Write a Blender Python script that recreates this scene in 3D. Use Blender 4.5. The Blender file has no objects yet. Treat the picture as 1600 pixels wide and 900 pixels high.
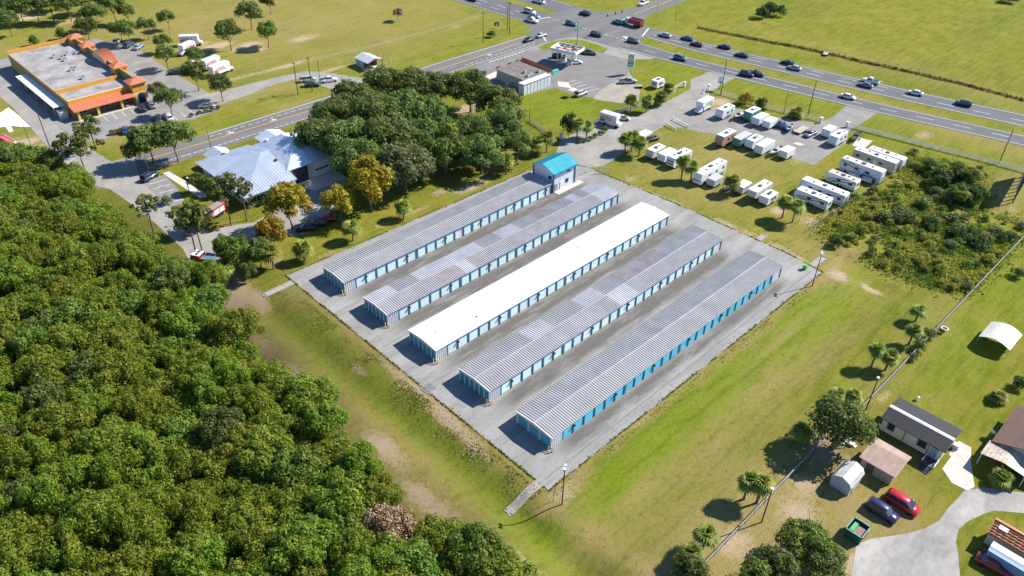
import bpy, math, random
import numpy as np
from mathutils import Matrix, Vector
R = math.radians
random.seed(7); rng = np.random.default_rng(7)
scene = bpy.context.scene
C = scene.collection

# ------------------------------------------------------------------ camera
# metres; +X runs along the storage buildings, +Y across them, the camera hangs over the origin
CAM_H, CAM_F, PITCH, ROLL, YAW = 96.024, 1229.08, 0.634141, 0.018749, 0.789037
_c, _s = math.cos(YAW), math.sin(YAW)
FW = Vector((_c*math.cos(PITCH), _s*math.cos(PITCH), -math.sin(PITCH)))
_rt = Vector((_s, -_c, 0)); _up = _rt.cross(FW)
RT = math.cos(ROLL)*_rt + math.sin(ROLL)*_up
UP = -math.sin(ROLL)*_rt + math.cos(ROLL)*_up
cd = bpy.data.cameras.new('camera'); cam = bpy.data.objects.new('camera', cd); C.objects.link(cam)
cd.sensor_width = 36; cd.lens = 36*CAM_F/1600; cd.clip_start = 1; cd.clip_end = 9000
m = Matrix((RT, UP, -FW)).transposed().to_4x4(); m.translation = (0, 0, CAM_H); cam.matrix_world = m
scene.camera = cam
def at(px, py, z=0.0):
    """site survey: the point at height z seen at a place of the 1600 x 900 survey picture"""
    d = FW + RT*((px-800)/CAM_F) - UP*((py-450)/CAM_F)
    t = (z-CAM_H)/d.z
    return (t*d.x, t*d.y)

# ------------------------------------------------------------------ light
SUN_AZ, SUN_EL = -22.5, 41.5          # degrees from +X towards +Y, above the horizon
w = bpy.data.worlds.new('World'); scene.world = w; w.use_nodes = True
nt = w.node_tree; bg = nt.nodes['Background']
sky = nt.nodes.new('ShaderNodeTexSky'); sky.sky_type = 'NISHITA'; sky.sun_disc = False
sky.sun_elevation = R(SUN_EL); sky.sun_rotation = R(90-SUN_AZ); sky.dust_density = 0.0; sky.ozone_density = 8.0
nt.links.new(sky.outputs[0], bg.inputs[0]); bg.inputs[1].default_value = 0.1
sl = bpy.data.lights.new('sun', 'SUN'); sl.energy = 5.0; sl.angle = R(0.53); sl.color = (1, .945, .86)
so = bpy.data.objects.new('sun', sl); C.objects.link(so)
sd = Vector((math.cos(R(SUN_EL))*math.cos(R(SUN_AZ)), math.cos(R(SUN_EL))*math.sin(R(SUN_AZ)), math.sin(R(SUN_EL))))
so.rotation_euler = sd.to_track_quat('Z', 'Y').to_euler(); so.location = (100, 100, 200)
vs = scene.view_settings; vs.view_transform = 'Standard'; vs.look = 'None'; vs.exposure = 0.74; vs.gamma = 1.0
scene.cycles.max_bounces = 6; scene.cycles.diffuse_bounces = 3; scene.cycles.transparent_max_bounces = 8

# ------------------------------------------------------------------ materials
MATS = {}
def nodes(name):
    mt = bpy.data.materials.new(name); mt.use_nodes = True
    return mt, mt.node_tree, mt.node_tree.nodes['Principled BSDF']
def noise(t, vec, scale, detail=4, rough=.55, w=None):
    n = t.nodes.new('ShaderNodeTexNoise'); n.inputs['Scale'].default_value = scale
    n.inputs['Detail'].default_value = detail; n.inputs['Roughness'].default_value = rough
    t.links.new(vec, n.inputs['Vector']); return n.outputs['Fac']
def ramp(t, fac, a, b):
    n = t.nodes.new('ShaderNodeMapRange'); n.inputs[1].default_value = a; n.inputs[2].default_value = b
    n.clamp = True; t.links.new(fac, n.inputs[0]); return n.outputs[0]
def mix(t, fac, a, b, mode='MIX'):
    n = t.nodes.new('ShaderNodeMix'); n.data_type = 'RGBA'; n.blend_type = mode
    for i, v in ((0, fac), (6, a), (7, b)):
        if hasattr(v, 'is_output'): t.links.new(v, n.inputs[i])
        elif i == 0: n.inputs[0].default_value = v
        else: n.inputs[i].default_value = (*v, 1)
    return n.outputs[2]
def math_(t, op, a, b):
    n = t.nodes.new('ShaderNodeMath'); n.operation = op
    for i, v in enumerate((a, b)):
        if hasattr(v, 'is_output'): t.links.new(v, n.inputs[i])
        else: n.inputs[i].default_value = v
    return n.outputs[0]
def bump(t, bs, h, strength=.3, dist=.05):
    b = t.nodes.new('ShaderNodeBump'); b.inputs['Strength'].default_value = strength
    b.inputs['Distance'].default_value = dist
    t.links.new(h, b.inputs['Height']); t.links.new(b.outputs[0], bs.inputs['Normal'])
def pos(t): return t.nodes.new('ShaderNodeNewGeometry').outputs['Position']
def mat(name, col, rough=.6, metal=0., var=.25, scale=1.5, dark=None, spec=.4, emit=None, coat=0., orand=.12):
    """a paint, metal or masonry: base colour broken by soft wear"""
    if name in MATS: return MATS[name]
    mt, t, bs = nodes(name); p = pos(t)
    d = dark if dark else tuple(c*(1-var) for c in col)
    f = ramp(t, noise(t, p, scale, 6, .65), .35, .72)
    base = mix(t, f, col, d)
    oi = t.nodes.new('ShaderNodeObjectInfo')
    k = math_(t, 'MULTIPLY_ADD', oi.outputs['Random'], orand); k.node.inputs[2].default_value = 1-orand/2
    hs = t.nodes.new('ShaderNodeHueSaturation'); t.links.new(k, hs.inputs['Value']); t.links.new(base, hs.inputs['Color'])
    t.links.new(hs.outputs[0], bs.inputs['Base Color'])
    bs.inputs['Roughness'].default_value = rough; bs.inputs['Metallic'].default_value = metal
    bs.inputs['Specular IOR Level'].default_value = spec; bs.inputs['Coat Weight'].default_value = coat
    MATS[name] = mt; return mt

# ------------------------------------------------------------------ meshes
class MB:
    def __init__(s): s.v = []; s.f = []
    def add(s, v, f):
        o = len(s.v); s.v += [tuple(p) for p in v]; s.f += [tuple(i+o for i in q) for q in f]; return s
    def box(s, x0, x1, y0, y1, z0, z1):
        return s.add([(x0,y0,z0),(x1,y0,z0),(x1,y1,z0),(x0,y1,z0),(x0,y0,z1),(x1,y0,z1),(x1,y1,z1),(x0,y1,z1)],
                     [(3,2,1,0),(4,5,6,7),(0,1,5,4),(1,2,6,5),(2,3,7,6),(3,0,4,7)])
    def cbox(s, x, y, z, dx, dy, dz): return s.box(x-dx/2, x+dx/2, y-dy/2, y+dy/2, z, z+dz)
    def prism(s, pts, z0, z1):
        n = len(pts)
        if sum(pts[i][0]*pts[(i+1)%n][1]-pts[(i+1)%n][0]*pts[i][1] for i in range(n)) < 0: pts = pts[::-1]
        v = [(x,y,z0) for x,y in pts]+[(x,y,z1) for x,y in pts]
        return s.add(v, [tuple(range(n-1,-1,-1)), tuple(range(n,2*n))]+[(i,(i+1)%n,n+(i+1)%n,n+i) for i in range(n)])
    def sheet(s, pts, z):
        n = len(pts)
        if sum(pts[i][0]*pts[(i+1)%n][1]-pts[(i+1)%n][0]*pts[i][1] for i in range(n)) < 0: pts = pts[::-1]
        return s.add([(x,y,z) for x,y in pts], [tuple(range(n))])
    def ext(s, prof, axis, a, b):
        """closed profile of (u, z) points run along an axis from a to b"""
        n = len(prof)
        f = (lambda u,z,t: (t,u,z)) if axis == 'x' else (lambda u,z,t: (u,t,z))
        v = [f(u,z,a) for u,z in prof]+[f(u,z,b) for u,z in prof]
        return s.add(v, [tuple(range(n)), tuple(range(2*n-1,n-1,-1))]+[(i,n+i,n+(i+1)%n,(i+1)%n) for i in range(n)])
    def tube(s, p, q, r0, r1=None, n=8, cap=True):
        r1 = r0 if r1 is None else r1; p = Vector(p); q = Vector(q); d = (q-p)
        if d.length < 1e-6: return s
        d.normalize(); a = d.orthogonal().normalized(); b = d.cross(a); v = []
        for c, r in ((p,r0),(q,r1)):
            for i in range(n):
                t = 2*math.pi*i/n; v.append(c+a*(r*math.cos(t))+b*(r*math.sin(t)))
        f = [(i,(i+1)%n,n+(i+1)%n,n+i) for i in range(n)]
        if cap: f += [tuple(range(n-1,-1,-1)), tuple(range(n,2*n))]
        return s.add(v, f)
    def mesh(s, name='mesh', smooth=False):
        me = bpy.data.meshes.new(name); me.from_pydata([tuple(p) for p in s.v], [], s.f); me.update()
        me.materials.append(None)
        if smooth: me.polygons.foreach_set('use_smooth', [True]*len(me.polygons))
        return me
def thing(name, label, cat, loc=(0,0,0), rz=0., group=None):
    o = bpy.data.objects.new(name, None); C.objects.link(o); o.empty_display_size = .5
    o.location = loc if len(loc) == 3 else (*loc, 0); o.rotation_euler = (0,0,rz)
    return tag(o, label, cat, group)
def tag(o, label=None, cat=None, group=None, kind=None):
    for k, v in (('label',label),('category',cat),('group',group),('kind',kind)):
        if v: o[k] = v
    return o
def part(name, me, mt, parent=None, loc=(0,0,0), rz=0., scale=None):
    if isinstance(me, MB): me = me.mesh(name)
    o = bpy.data.objects.new(name, me); C.objects.link(o); o.parent = parent
    o.location = loc; o.rotation_euler = (0,0,rz)
    if scale: o.scale = scale if isinstance(scale, tuple) else (scale,)*3
    if me.materials and me.materials[0] is None:
        o.material_slots[0].link = 'OBJECT'; o.material_slots[0].material = mt
    return o
def struct(name, mb, mt, parent=None):
    o = part(name, mb, mt, parent)
    if not parent: o['kind'] = 'structure'
    return o
def copy_tree(o, parent=None):
    c = o.copy(); C.objects.link(c); c.parent = parent
    for ch in o.children: copy_tree(ch, c)
    return c
# ------------------------------------------------------------------ ground
def vnoise(x, y, sc, seed):
    r = np.random.default_rng(seed); g = r.random((64, 64)); x = x/sc; y = y/sc
    xi = np.floor(x).astype(int); yi = np.floor(y).astype(int); fx = x-xi; fy = y-yi
    fx = fx*fx*(3-2*fx); fy = fy*fy*(3-2*fy)
    G = lambda a, b: g[a % 64, b % 64]
    return (G(xi,yi)*(1-fx)+G(xi+1,yi)*fx)*(1-fy)+(G(xi,yi+1)*(1-fx)+G(xi+1,yi+1)*fx)*fy
def fbm(x, y, sc, seed): return sum(vnoise(x, y, sc/2**k, seed+k)*.5**(k+1) for k in range(4))
def seg_dist(x, y, a, b):
    ax, ay = a; bx, by = b; dx, dy = bx-ax, by-ay; L = dx*dx+dy*dy
    t = np.clip(((x-ax)*dx+(y-ay)*dy)/L, 0, 1)
    return np.hypot(x-ax-t*dx, y-ay-t*dy)
def terrain(x, y):
    """shallow drainage swales round the paved storage pad"""
    x = np.asarray(x, float); y = np.asarray(y, float)
    wob = (fbm(x, y, 14, 5)-.5)*.12
    d1 = np.abs(x-52.5+.02*(y-80)); d1 = np.where((y > 20) & (y < 122), d1, 99)
    d2 = np.where((x > 52) & (x < 150), np.abs(y-40.5), 99); d2 = np.where(x <= 52, np.hypot(x-52.5, y-40.5), d2)
    d3 = np.where((y > 40) & (y < 72), np.abs(x-153), 99)
    z = -1.25*np.exp(-(d1/3.0)**2)-.7*np.exp(-(d2/4.2)**2)-.4*np.exp(-(d3/3.)**2)
    inside = np.exp(-(np.maximum(0, np.maximum(np.maximum(59.5-x, x-145), np.maximum(51.2-y, y-127.5)))/2.0)**2)
    return np.where((x > 35) & (x < 160) & (y > 15) & (y < 126), z*(1-inside)+wob*(1-inside)*.8, 0)
def H(p): return float(terrain(np.array([p[0]]), np.array([p[1]]))[0])
def blob(px, py, rx, ry=None, s=1., z=0): return (*at(px, py, z), rx, ry or rx, s)
SAND = [blob(365,455,3,5,1), blob(600,700,2.2,6,.9), blob(655,775,2.4,5,.9), blob(355,445,4,9,1), blob(400,470,2.5,5,.8), blob(410,540,2.2,7,.7), blob(450,575,2,6,.6), blob(520,640,2,7,.6), blob(362,470,3,6), blob(385,505,2.5,5), blob(580,690,2,4,.8), blob(685,815,3.2,4.5), blob(735,845,2.5,4), blob(800,893,3,5),
  blob(560,575,1.2,4,.5), blob(640,600,1.5,9,.75), blob(700,655,1.5,7,.8), blob(745,700,1.4,5,.7), blob(880,770,3.5,2.5,.75), blob(900,745,2,2,.5),
  blob(960,700,4,1.2,.4), blob(1000,660,6,1.,.4), blob(1140,352,1.2,5,.9), blob(1170,365,1.2,3,.9), blob(1215,385,1.2,4,.8), blob(1245,402,1.2,3.5,.8),
  blob(1310,430,2.5,3,.8), blob(1362,450,1,3.4,.95), blob(1010,300,1.,9,.6), blob(1060,318,1.,8,.6), blob(985,280,2.2,3,.6), blob(1215,330,2.5,2,.8), blob(1265,345,3,2.5,.7),
  blob(945,300,1.2,6,.4), blob(650,330,8,1.4,.45), blob(740,290,8,2,.8), blob(690,300,4,2,.6), blob(600,350,5,1.5,.45), blob(520,395,5,2,.5), blob(430,410,3,2.5,.6), blob(480,360,4,2,.6),
  blob(985,145,3,4,.6), blob(340,72,7,3.5,1), blob(385,72,8,4,1), blob(310,70,6,2.5,.8), blob(400,78,6,3,.9), blob(475,60,7,4,.75), blob(50,27,9,3,1), blob(115,33,9,3,.9), blob(25,25,6,3,.8),
  blob(440,105,12,2.2,.8), blob(520,108,8,1.6,.7), blob(380,120,8,2,.7), blob(575,103,3,2,.6), blob(730,170,6,3,.9), blob(715,190,5,3,.6), blob(800,235,6,2,.8), blob(770,262,5,2,.6),
  blob(990,215,3,2,.5), blob(1190,330,2,1.4,.4), blob(1180,265,2.2,1,.5), blob(1330,175,4,2,.4), blob(1445,210,6,3,.6), blob(1560,300,8,3,.45), blob(1580,330,5,3,.5),
  blob(1260,760,4,3,.75), blob(1290,700,5,2.5,.8), blob(1330,730,3,2,.7), blob(1250,800,4,4,.65), blob(1330,880,3,1.6,.9), blob(1400,870,2,2,.4), blob(1380,620,3,1.6,.7),
  blob(1450,620,2,2,.4), blob(1150,850,4,3,.6), blob(30,225,6,2.5,.9), blob(60,232,5,2,.9), blob(10,248,7,4,.6), blob(155,295,3,1.2,.6), blob(1175,213,5,2,.4), blob(1110,270,7,4,.35), blob(1250,250,7,3,.35),
  blob(985,30,6,2,.5), blob(1070,70,5,2,.4), blob(1040,35,7,2,.4), blob(715,40,6,2.5,.5), blob(560,125,6,2,.5), blob(1000,110,4,2,.4), blob(1125,160,5,4,.8), blob(1090,165,3,2,.7)]
LUSH = [blob(1310,470,10,2.2,1), blob(1215,545,10,2.2,1), blob(1120,625,9,2.2,1), blob(1030,705,8,2.2,1), blob(950,785,8,2.2,1), blob(1250,545,9,1.6,.9), blob(1160,640,9,1.8,.9), blob(500,510,3,9), blob(590,590,3,10), blob(660,660,2.6,9), blob(745,745,2.5,8), blob(830,830,2.6,8,.9), blob(1150,560,14,4,.9), blob(1250,480,14,4,1), blob(1340,440,6,4,1), blob(1050,660,16,4,.8),
  blob(960,760,12,5,.8), blob(880,860,10,5,.6), blob(780,140,16,10,.9), blob(880,175,14,8,1), blob(850,165,12,9,.8), blob(1500,480,20,8,.45), blob(1480,560,14,7,.55), blob(1560,440,20,8,.5), blob(1050,110,12,6,.7), blob(880,68,9,7,.8), blob(950,80,8,4,.7),
  blob(240,385,6,6,.6), blob(200,325,3,8,.8), blob(300,300,6,5,.8), blob(600,100,20,5,.3), blob(700,60,18,10,.35), blob(1320,235,6,8,.7), blob(1250,150,3,30,.6), blob(1330,165,4,30,.5), blob(30,200,9,5,.6)]
DRY = [blob(1120,690,9,1.3,.8), blob(1060,745,7,1.3,.8), blob(1190,610,10,1.2,.7), blob(1290,560,9,1.6,.6), blob(920,840,6,2,.6), blob(1230,520,14,1.,.5), blob(1010,760,8,1.5,.7), blob(500,30,70,45,.52), blob(350,20,60,40,.6), blob(150,90,50,40,.6), blob(600,55,40,25,.4), blob(1130,240,22,18,.6), blob(1080,290,8,18,.6), blob(700,350,40,5,.4), blob(420,140,24,5,.55), blob(470,160,14,3,.5), blob(1290,400,14,10,.55), blob(1340,800,9,9,1.1), blob(1220,800,13,9,1.2), blob(1290,720,9,6,1.),
  blob(1130,840,12,7,1.1), blob(1440,690,10,3,.3), blob(1180,620,22,3,.45), blob(1060,740,20,3,.45), blob(620,700,4,26,.45), blob(1480,200,6,50,.55), blob(1400,178,4,40,.5), blob(1520,140,8,60,.35), blob(1280,330,20,8,.4), blob(1560,300,14,6,.8), blob(640,560,3,34,.6), blob(200,210,14,4,.6), blob(20,235,10,10,.9)]
LITTER = [blob(300,600,26,46,1), blob(100,700,30,50,1), blob(150,420,24,40,.9), blob(560,850,16,20,1), blob(620,230,26,22,.8), blob(720,220,20,18,.7), blob(740,175,5,3,.0), blob(520,230,12,12,.8), blob(1310,690,7,5,.6), blob(440,350,6,4,.6), blob(540,330,8,3,.6)]
xs = np.concatenate([-np.geomspace(4200, 45, 26), np.arange(-40, 300.1, 1.3), np.geomspace(306, 4600, 26)])
ys = np.concatenate([-np.geomspace(4200, 45, 26), np.arange(-40, 410.1, 1.3), np.geomspace(416, 4600, 26)])
X, Y = np.meshgrid(xs, ys, indexing='ij'); nx, ny = X.shape
Z = terrain(X, Y)
def field(bl, seed):
    a = np.zeros_like(X)
    for bx, by, rx, ry, s in bl:
        a = np.maximum(a, s*np.exp(-((X-bx)/rx)**2-((Y-by)/ry)**2))
    n = fbm(X, Y, 9, seed)
    return np.clip(a*(.45+1.2*n), 0, 1)
zone = np.zeros((nx*ny, 4), np.float32)
for i, (b, sd_) in enumerate(((SAND, 11), (LUSH, 31), (DRY, 51), (LITTER, 71))): zone[:, i] = field(b, sd_).ravel()
def hump(d, a, b, s=.7): return 1/(1+np.exp(-(d-a)/s))*1/(1+np.exp((d-b)/s))
wv_ = (fbm(X, Y, 12, 131)-.47)*5+(fbm(X, Y, 3.5, 151)-.47)*2.2
uL = 59.6-X+wv_*.7; inL = ((Y > 30) & (Y < 126)).astype(float); vR = 51.2-Y+wv_; inR = ((X > 56) & (X < 158)).astype(float)
stk = np.clip(fbm(X*.22, Y, 2.6, 171)*2.0-.35, 0, 1)        # streaks left by the mower
deep = np.clip(inL*hump(uL, 2.0, 6.2)+inR*(hump(vR, 2.2, 7.5)*(.4+.7*stk)+.7*hump(vR, 15, 21)*stk), 0, 1)
zone[:,1] = np.clip(zone[:,1]+(inL*hump(uL, 6.8, 9.6)*.95+inR*(hump(vR, 7.5, 11)*.55*stk+.35*hump(vR, 3, 6))).ravel(), 0, 1)
zone[:,2] = np.clip(zone[:,2]+(inL*(hump(uL, -.5, 1.8)*.8+hump(uL, 10.5, 18)*.22)+inR*(hump(vR, -.5, 1.4, .4)*.9+hump(vR, 11.5, 15)*.4*stk+hump(vR, 20, 26)*.28)).ravel(), 0, 1)
mosaic = fbm(X, Y, 22, 201); deep = np.clip(deep+np.clip((mosaic-.56)*5, 0, .55)*(1-zone[:,0].reshape(X.shape)), 0, 1)
idx = np.arange(nx*ny).reshape(nx, ny)
q = np.stack([idx[:-1,:-1], idx[1:,:-1], idx[1:,1:], idx[:-1,1:]], -1).reshape(-1, 4)
me = bpy.data.meshes.new('ground')
me.vertices.add(nx*ny); me.vertices.foreach_set('co', np.stack([X, Y, Z], -1).astype(np.float32).ravel())
me.loops.add(q.size); me.loops.foreach_set('vertex_index', q.ravel().astype(np.int32))
me.polygons.add(len(q)); me.polygons.foreach_set('loop_start', np.arange(0, q.size, 4, dtype=np.int32))
me.update(); me.validate()
at_ = me.attributes.new('zone', 'FLOAT_COLOR', 'POINT'); at_.data.foreach_set('color', zone.ravel())
ad_ = me.attributes.new('deep', 'FLOAT', 'POINT'); ad_.data.foreach_set('value', deep.astype(np.float32).ravel())
me.polygons.foreach_set('use_smooth', [True]*len(me.polygons))
mt, t, bs = nodes('grass ground'); p = pos(t)
za = t.nodes.new('ShaderNodeAttribute'); za.attribute_name = 'zone'
sp = t.nodes.new('ShaderNodeSeparateColor'); t.links.new(za.outputs['Color'], sp.inputs[0])
sand, lush, dry, litter = sp.outputs[0], sp.outputs[1], sp.outputs[2], za.outputs['Alpha']
big = noise(t, p, .035, 5, .6); mid = noise(t, p, .16, 6, .7); fine = noise(t, p, 1.1, 8, .8); tiny = noise(t, p, 5, 4, .8)
mp = t.nodes.new('ShaderNodeMapping'); mp.inputs['Scale'].default_value = (.12, .9, 1); mp.inputs['Rotation'].default_value = (0, 0, .12); t.links.new(p, mp.inputs[0])
mow = noise(t, mp.outputs[0], .9, 4, .6)
g = mix(t, ramp(t, big, .36, .64), (.205,.212,.015), (.275,.245,.034))
g = mix(t, ramp(t, mid, .42, .58), g, (.160,.190,.011))
dp = t.nodes.new('ShaderNodeAttribute'); dp.attribute_name = 'deep'
g = mix(t, math_(t, 'MULTIPLY', dp.outputs['Fac'], .85), g, (.090,.130,.008))
g = mix(t, math_(t, 'MULTIPLY', lush, 1.0), g, (.165,.235,.005))
g = mix(t, math_(t, 'MULTIPLY', dry, ramp(t, mid, .15, .5)), g, (.350,.265,.092))
g = mix(t, math_(t, 'MULTIPLY', ramp(t, fine, .50, .66), .75), g, (.275,.220,.072))
g = mix(t, math_(t, 'MULTIPLY', ramp(t, fine, .47, .33), .60), g, (.080,.105,.004))
g = mix(t, math_(t, 'MULTIPLY', ramp(t, mow, .50, .66), .65), g, (.245,.235,.040))
g = mix(t, math_(t, 'MULTIPLY', ramp(t, mow, .48, .32), .60), g, (.095,.135,.008))
g = mix(t, math_(t, 'MULTIPLY', ramp(t, tiny, .56, .70), .45), g, (.38,.31,.10))
g = mix(t, math_(t, 'MULTIPLY', ramp(t, tiny, .44, .30), .45), g, (.045,.062,.004))
g = mix(t, math_(t, 'MULTIPLY', math_(t, 'MULTIPLY', dry, .75), ramp(t, fine, .40, .60)), g, (.335,.265,.125))
thr = math_(t, 'MULTIPLY', sand, 1.0)
sm = math_(t, 'ADD', thr, math_(t, 'MULTIPLY', math_(t, 'SUBTRACT', fine, .5), 1.5))
sm = ramp(t, math_(t, 'ADD', sm, math_(t, 'MULTIPLY', math_(t, 'SUBTRACT', mid, .5), .6)), .30, .75)
sm = math_(t, 'MULTIPLY', sm, ramp(t, sand, .02, .25))
g = mix(t, sm, g, mix(t, tiny, (.56,.44,.30), (.40,.29,.17)))
g = mix(t, math_(t, 'MULTIPLY', litter, .85), g, (.075,.055,.026))
t.links.new(g, bs.inputs['Base Color']); bs.inputs['Roughness'].default_value = .95; bs.inputs['Specular IOR Level'].default_value = .1
bump(t, bs, math_(t, 'ADD', fine, tiny), 1.0, .22)
me.materials.append(mt); GRASS = mt
go = bpy.data.objects.new('ground', me); C.objects.link(go); go['kind'] = 'structure'

# ------------------------------------------------------------------ paving
def paving(name, col, col2, sc=.25, crack=.5, streak=None, rough=.85, bands=None):
    if name in MATS: return MATS[name]
    mt, t, bs = nodes(name); p = pos(t)
    v = p
    if streak:
        mp = t.nodes.new('ShaderNodeMapping'); mp.inputs['Scale'].default_value = streak; t.links.new(p, mp.inputs[0]); v = mp.outputs[0]
    a = noise(t, v, sc, 7, .68); b = noise(t, p, sc*7, 5, .7); c_ = noise(t, p, 12, 2, .6)
    g = mix(t, ramp(t, a, .36, .68), col, col2)
    g = mix(t, math_(t, 'MULTIPLY', ramp(t, b, .52, .75), .55), g, tuple(k*.62 for k in col2))
    g = mix(t, math_(t, 'MULTIPLY', c_, .30), g, tuple(k*.75 for k in col))
    vo = t.nodes.new('ShaderNodeTexVoronoi'); vo.feature = 'DISTANCE_TO_EDGE'; vo.inputs['Scale'].default_value = .16
    wn = t.nodes.new('ShaderNodeTexNoise'); wn.inputs['Scale'].default_value = .6; t.links.new(p, wn.inputs['Vector'])
    wv = t.nodes.new('ShaderNodeVectorMath'); wv.operation = 'ADD'; t.links.new(p, wv.inputs[0]); t.links.new(wn.outputs['Color'], wv.inputs[1])
    t.links.new(wv.outputs[0], vo.inputs['Vector'])
    k = math_(t, 'MULTIPLY', ramp(t, vo.outputs['Distance'], .012, .0), crack)
    g = mix(t, k, g, tuple(k_*.4 for k_ in col2))
    if bands:   # tyre and oil grime of the alleys, patchy and ragged
        sx = t.nodes.new('ShaderNodeSeparateXYZ'); t.links.new(p, sx.inputs[0]); yv = math_(t, 'ADD', sx.outputs[1], math_(t, 'MULTIPLY', math_(t, 'SUBTRACT', noise(t, v, .5, 5, .6), .5), 3.0))
        tot = None
        for b0, b1 in bands:
            m_ = math_(t, 'MULTIPLY', ramp(t, yv, b0, b0+1.4), ramp(t, yv, b1+1.2, b1-.4)); tot = m_ if tot is None else math_(t, 'ADD', tot, m_)
        tot = math_(t, 'MULTIPLY', tot, math_(t, 'MULTIPLY', ramp(t, sx.outputs[0], 65, 70), ramp(t, sx.outputs[0], 138, 133)))
        g = mix(t, math_(t, 'MULTIPLY', tot, ramp(t, noise(t, v, .35, 6, .7), .25, .52)), g, (.125,.118,.108))
    t.links.new(g, bs.inputs['Base Color']); bs.inputs['Roughness'].default_value = rough; bs.inputs['Specular IOR Level'].default_value = .25
    bump(t, bs, b, .25, .02)
    MATS[name] = mt; return mt
PAV_LOT = paving('old grey lot paving', (.345,.34,.323), (.195,.188,.176), .20, .10, (.30, 1.5, 1), bands=((67.2,71.2),(81.4,85.4),(95.6,99.8),(109.8,114.0),(53.6,56.5)))
PAV_ROAD = paving('road asphalt', (.15,.151,.156), (.112,.113,.117), .2, .15, (1, .2, 1))
PAV_ROADX = paving('side road asphalt', (.195,.19,.185), (.13,.127,.124), .2, .15, (.2, 1.2, 1))
PAV_PALE = paving('pale worn asphalt', (.35,.33,.298), (.225,.212,.196), .16, .12)
PAV_DRIVE = paving('sandy driveway', (.44,.415,.38), (.19,.186,.18), .14, .0, (.8,1.5,1))
PAV_GAS = paving('forecourt asphalt', (.235,.224,.212), (.175,.167,.16), .2, .15)
CONC = paving('pale concrete', (.62,.58,.52), (.47,.44,.39), .5, .2)
WHITE_LINE = mat('white road paint', (.74,.73,.70), .7, var=.35, scale=3)
YEL_LINE = mat('yellow road paint', (.72,.36,.06), .7, var=.3, scale=3)

lot = struct('storage_lot', MB().prism([(59.7,51.3),(144.6,51.3),(145.6,60),(145.2,90),(143.4,118),(141.4,121),(130,126.6),(100,127.2),(60.4,128)], -1.2, .06), PAV_LOT)
for (px, py, dx, dy, rz_) in ((669,607,2.2,1.9,0),):
    if dx: x, y = at(px, py); part('patch', MB().sheet([(x-dx/2,y-dy/2),(x+dx/2,y-dy/2),(x+dx/2,y+dy/2),(x-dx/2,y+dy/2)], .066), paving('dark paving patch', (.22,.22,.21), (.17,.17,.165), .3), lot)
# paler swept strips and joint lines of the slab
JOINT = mat('paving joint', (.20,.19,.175), .9, var=.4, scale=2)
for k, (y0, y1) in enumerate(((53.2,53.35),(62.9,63.0),(81.8,81.95),(95.6,95.72),(110.3,110.42))):
    part('joint', MB().sheet([(61,y0),(143,y0),(143,y1),(61,y1)], .065), JOINT, lot)
for x in (76.5, 92.2, 108.2, 124.2):
    for y0, y1 in ((52,56.4),(65.6,71),(80,85.3),(94.2,99.6),(108.2,113.9)):
        part('joint', MB().sheet([(x,y0),(x+.12,y0),(x+.12,y1),(x,y1)], .0655), JOINT, lot)

rd = struct('side_road', MB().prism([(46,191.3),(203,191.3),(210,190.6),(219,184),(219,210),(213.6,212),(211.6,206),(208,202),(203,201.2),(46,202.2)], -.3, .02), PAV_ROADX)
def strip(parent, name, mt, pts, wd, z, dash=None):
    mb = MB(); L = 0
    for (a, b) in zip(pts[:-1], pts[1:]):
        a = Vector(a); b = Vector(b); d = b-a; n = Vector((-d.y, d.x)).normalized()*wd/2; ln = d.length; d.normalize()
        if dash:
            s_ = 0
            while s_ < ln:
                e = min(s_+dash[0], ln); p0 = a+d*s_; p1 = a+d*e
                mb.sheet([p0-n, p1-n, p1+n, p0+n], z); s_ += dash[0]+dash[1]
        else: mb.sheet([a-n, b-n, b+n, a+n], z)
    return part(name, mb, mt, parent)
strip(rd, 'edge_line', WHITE_LINE, [(80,201.6),(204,200.4)], .22, .028)
strip(rd, 'edge_line', WHITE_LINE, [(62,194.0),(110,192.3),(200,191.8)], .22, .028, (1.2,.5))
strip(rd, 'centre_line', YEL_LINE, [(62,198.2),(110,196.3),(198,196.6)], .34, .028)
strip(rd, 'lane_line', WHITE_LINE, [(80,199.8),(150,198.4)], .18, .028, (1.4,.9))
strip(rd, 'lane_line', WHITE_LINE, [(168,193.4),(202,193.9)], .18, .028, (1.4,.9))
strip(rd, 'stop_line', WHITE_LINE, [(205.5,192),(208.5,196.4)], .5, .028)
def arrow(x, y, s=1):
    mb = MB(); mb.sheet([(x-1.3*s,y-.12),(x+.4*s,y-.12),(x+.4*s,y+.12),(x-1.3*s,y+.12)], .028)
    mb.sheet([(x+.3*s,y-.5),(x+1.3*s,y),(x+.3*s,y+.5)], .0284); mb.sheet([(x-.2*s,y+.1),(x+.3*s,y+.1),(x+.3*s,y+.9),(x-.2*s,y+.9)], .0288)
    part('turn_arrow', mb, WHITE_LINE, rd)
for px, py in ((360,208),(427,188),(765,86)): arrow(*at(px, py), s=1.0)
lr = struct('lane', MB().prism([(45.6,330),(53.6,330),(53.4,246),(52,233),(53.6,212),(54.5,203),(60,203),(60,202),(56,190),(55.6,180),(55,163),(57,154),(60.4,154.4),(66,151.5),(80,154.2),(86.5,159),(94.4,159),(94,150),(90,148.6),(78,141.6),(70.6,140.3),(63,143.2),(54.6,142.4),(47.5,143),(49.4,152),(49.6,166),(49.1,180),(48.4,189),(45.9,194),(46,200),(45.5,215),(45.6,227),(46.6,243),(47.2,256)], -.3, .026), PAV_PALE)
apron = struct('concrete_apron', MB().prism([(84.6,154.6),(94.2,154.6),(94.2,160.4),(82,160.4)], -.2, .05), CONC)
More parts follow.
